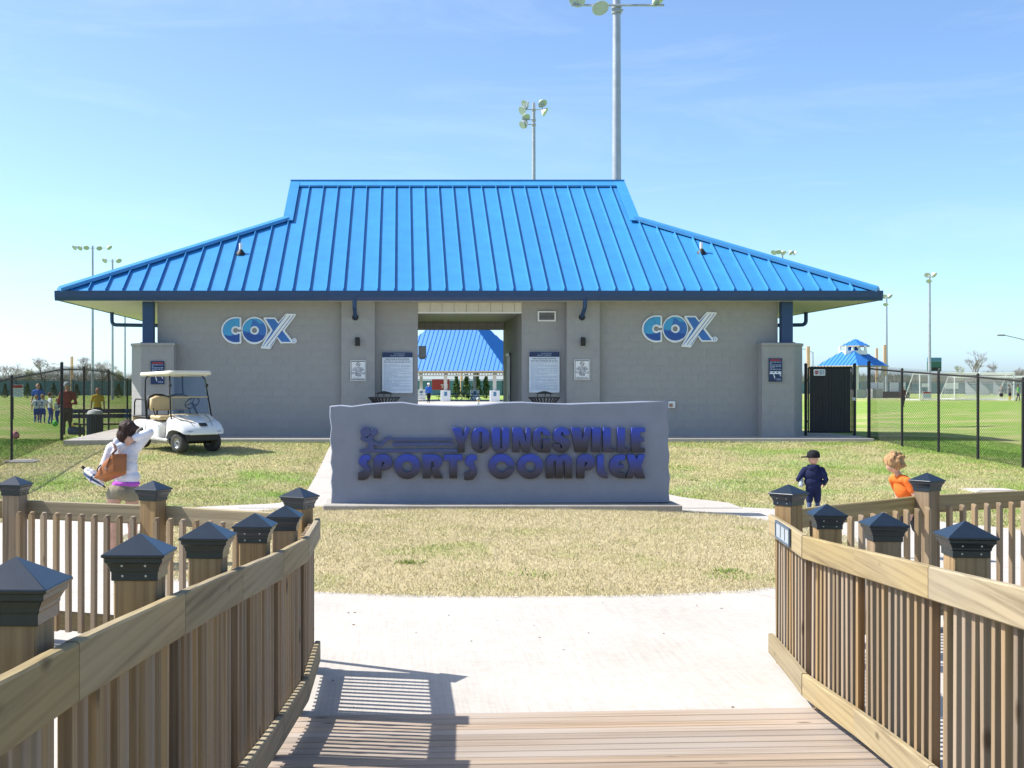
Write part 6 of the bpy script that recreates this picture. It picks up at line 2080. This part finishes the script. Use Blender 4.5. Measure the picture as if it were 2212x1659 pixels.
goal(1987, 2190, 864, 112, 2.44, 'white football goal with net nearest the right fence')
goal(2062, 2262, 858, 121, 2.2, 'second white football goal farther right, cut by the frame edge')
# notice boards on posts by the fields
for (xd, ya, yb, wd, D, lab) in ((2002, 846, 861, .72, 111, 'white notice board on the near goal upright'), (38, 831, 858, .55, 60, 'white notice board with red heading by the left fence post')):
    a = at(xd, yb, D); b = at(xd, ya, D)
    t = empty('notice_board', (a.x, D, far_z(a.x, D)), label=lab, cat='notice board')
    MB().box(a.x - wd / 2, a.x + wd / 2, D - .03, D, a.z, b.z).build('panel', M['white'], t)
    MB().box(a.x - wd / 2 + .02, a.x + wd / 2 - .02, D - .04, D - .031, b.z - .16, b.z - .02).build('heading', M['red'], t)
    lines_print(t, a.x - wd / 2 + .05, a.x + wd / 2 - .05, a.z + .05, b.z - .2, D - .031, 6, M['print'], .03)
    MB().tube([(a.x - wd / 2 + .04, D + .04, far_z(a.x, D)), (a.x - wd / 2 + .04, D + .04, b.z)], .035, 6).build('post', M['dark'], t)
# scoreboard
a = at(2003, 802, 150); b = at(2033, 772.5, 150)
sb = empty('scoreboard', (a.x, 150, .5), label='green and black electronic scoreboard on posts beyond the goal', cat='scoreboard')
M['green_p'] = pbr('green_panel', (.03, .12, .09), .5)
MB().box(a.x, b.x, 149.9, 150.1, a.z, b.z - .45).build('panel', M['green_p'], sb)
MB().box(a.x, b.x, 149.88, 150.1, b.z - .44, b.z).build('header', M['teal'], sb)
MB().box(a.x + .1, b.x - .1, 149.86, 149.9, a.z + .1, a.z + .45).build('display', M['dark'], sb)
for xx in (a.x + .15, b.x - .45):
    MB().box(xx, xx + .3, 149.85, 149.86, a.z + .18, a.z + .36).build('digit', M['grey_c'], sb)
for xx in (a.x + .3, b.x - .3):
    MB().tube([(xx, 150, .5), (xx, 150, a.z)], .08, 6).build('post', M['dark'], sb)
# netting/bleachers strip beyond right goal
bl = empty('bleachers', at(2090, 855, 165), label='grey metal bleachers behind the goals on the right', cat='bleachers')
for k in range(5):
    y_ = 163 + k * .7; z_ = .5 + .45 + k * .36
    MB().box(75, 88, y_, y_ + .28, z_, z_ + .05).build('bench', M['galv'], bl)
for k in range(8):
    x_ = 75 + k * 13 / 7
    MB().add([(x_, 163, .5), (x_ + .06, 163, .5), (x_ + .06, 166, .5), (x_, 166, .5), (x_, 163, .95), (x_ + .06, 163, .95), (x_ + .06, 166, 2.4), (x_, 166, 2.4)], [(0, 3, 2, 1), (4, 5, 6, 7), (0, 1, 5, 4), (1, 2, 6, 5), (2, 3, 7, 6), (3, 0, 4, 7)]).build('frame', M['galv'], bl)
windscreen(34, 130, 190, 2.3, 22, 'low dark windscreen fence behind the right-hand goals')
# field path strip in front of the far pavilion
tag(MB().box(44, 95, 122.5, 124.5, .45, .535).build('path', M['conc']), kind='structure')
# ribbed litter barrel and player bench left of the building
x, D = (205 - 865) * 38.5 / 2700, 38.5
z = far_z(x, D)
t = empty('litter_barrel', (x, D, z), label='slatted grey litter barrel with white lid beside the player bench', cat='litter bin')
MB().lathe([(.20, .02), (.20, .74)], 16, (x, D, z)).build('liner', M['dark'], t)
for k in range(20):
    a = 2 * math.pi * k / 20
    MB().tube([(x + .235 * math.cos(a), D + .235 * math.sin(a), z + .02), (x + .235 * math.cos(a), D + .235 * math.sin(a), z + .76)], .02, 5).build('slat', M['denim'], t)
MB().lathe([(.25, .75), (.25, .78), (.2, .86), (.05, .9)], 16, (x, D, z)).build('lid', M['white'], t, smooth=True)
x2, D2 = (228 - 865) * 40 / 2700, 40.
z = far_z(x2, D2)
t = empty('bench', (x2, D2, z), R(18), label='dark player bench with sloping backrest inside the left fence', cat='bench')
for (y0, zz) in ((-.18, .45), (.0, .45), (.18, .45)):
    o = MB().box(-1.0, 1.0, y0 - .07, y0 + .07, zz - .04, zz).build('seat', M['brown_c']); o.parent = t
for zz in (.62, .78):
    o = MB().box(-1.0, 1.0, .30 + (zz - .6) * .3, .34 + (zz - .6) * .3, zz, zz + .13).build('backrest', M['denim']); o.parent = t
for xx in (-.8, .8):
    o = MB().tube([(xx, -.2, 0), (xx, -.2, .42)], .03, 6).build('leg', M['dark']); o.parent = t
    o = MB().tube([(xx, .22, 0), (xx, .25, .45), (xx, .36, .9)], .03, 6).build('leg', M['dark']); o.parent = t
# kit bag on the ground by the man in red
x, D = (165 - 865) * 42 / 2700, 42
z = far_z(x, D)
t = empty('kit_bag', (x, D, z), label='dark blue kit bag lying by the man in red', cat='bag')
MB().box(x - .28, x + .28, D - .15, D + .15, z, z + .26).build('body', M['denim'], t, bevel=.08, seg=2, smooth=True)
MB().tube([(x - .15, D, z + .25), (x - .1, D, z + .38), (x + .1, D, z + .38), (x + .15, D, z + .25)], .015, 6).build('handle', M['black_c'], t)
# grey wall floodlight at the back of the passage
t = empty('passage_light', (P3 + .12, 39.2, 2.9), label='grey box light at the rear left of the passage', cat='light')
a = at(904, 776, 39.3); b = at(920.5, 747.5, 39.3)
MB().box(a.x, b.x, 39.2, 39.4, a.z + .05, b.z).build('housing', M['galv'], t, bevel=.01)
MB().box(a.x + .03, b.x - .03, 39.22, 39.38, a.z, a.z + .05).build('lens', M['white'], t)
# scattered leaf litter on the plaza
lb = MB(); rr = random.Random(3)
for k in range(26):
    x = rr.uniform(-.6, 4.2); y = rr.uniform(7.6, 11.3)
    if rr.random() < .25:
        y = rr.uniform(10.6, 11.4)
    s = rr.uniform(.005, .02); a = rr.uniform(0, 6.3)
    lb.add([(x + s * math.cos(a), y + s * math.sin(a), .024), (x + s * .4 * math.cos(a + 1.7), y + s * .4 * math.sin(a + 1.7), .03), (x - s * math.cos(a), y - s * math.sin(a), .024), (x - s * .4 * math.cos(a + 1.7), y - s * .4 * math.sin(a + 1.7), .022)], [(0, 1, 2, 3)])
tag(lb.build('litter', pbr('dry_leaf', (.16, .12, .085), .9)), 'small dry leaves and grass bits scattered on the concrete', 'leaf litter', kind='stuff')
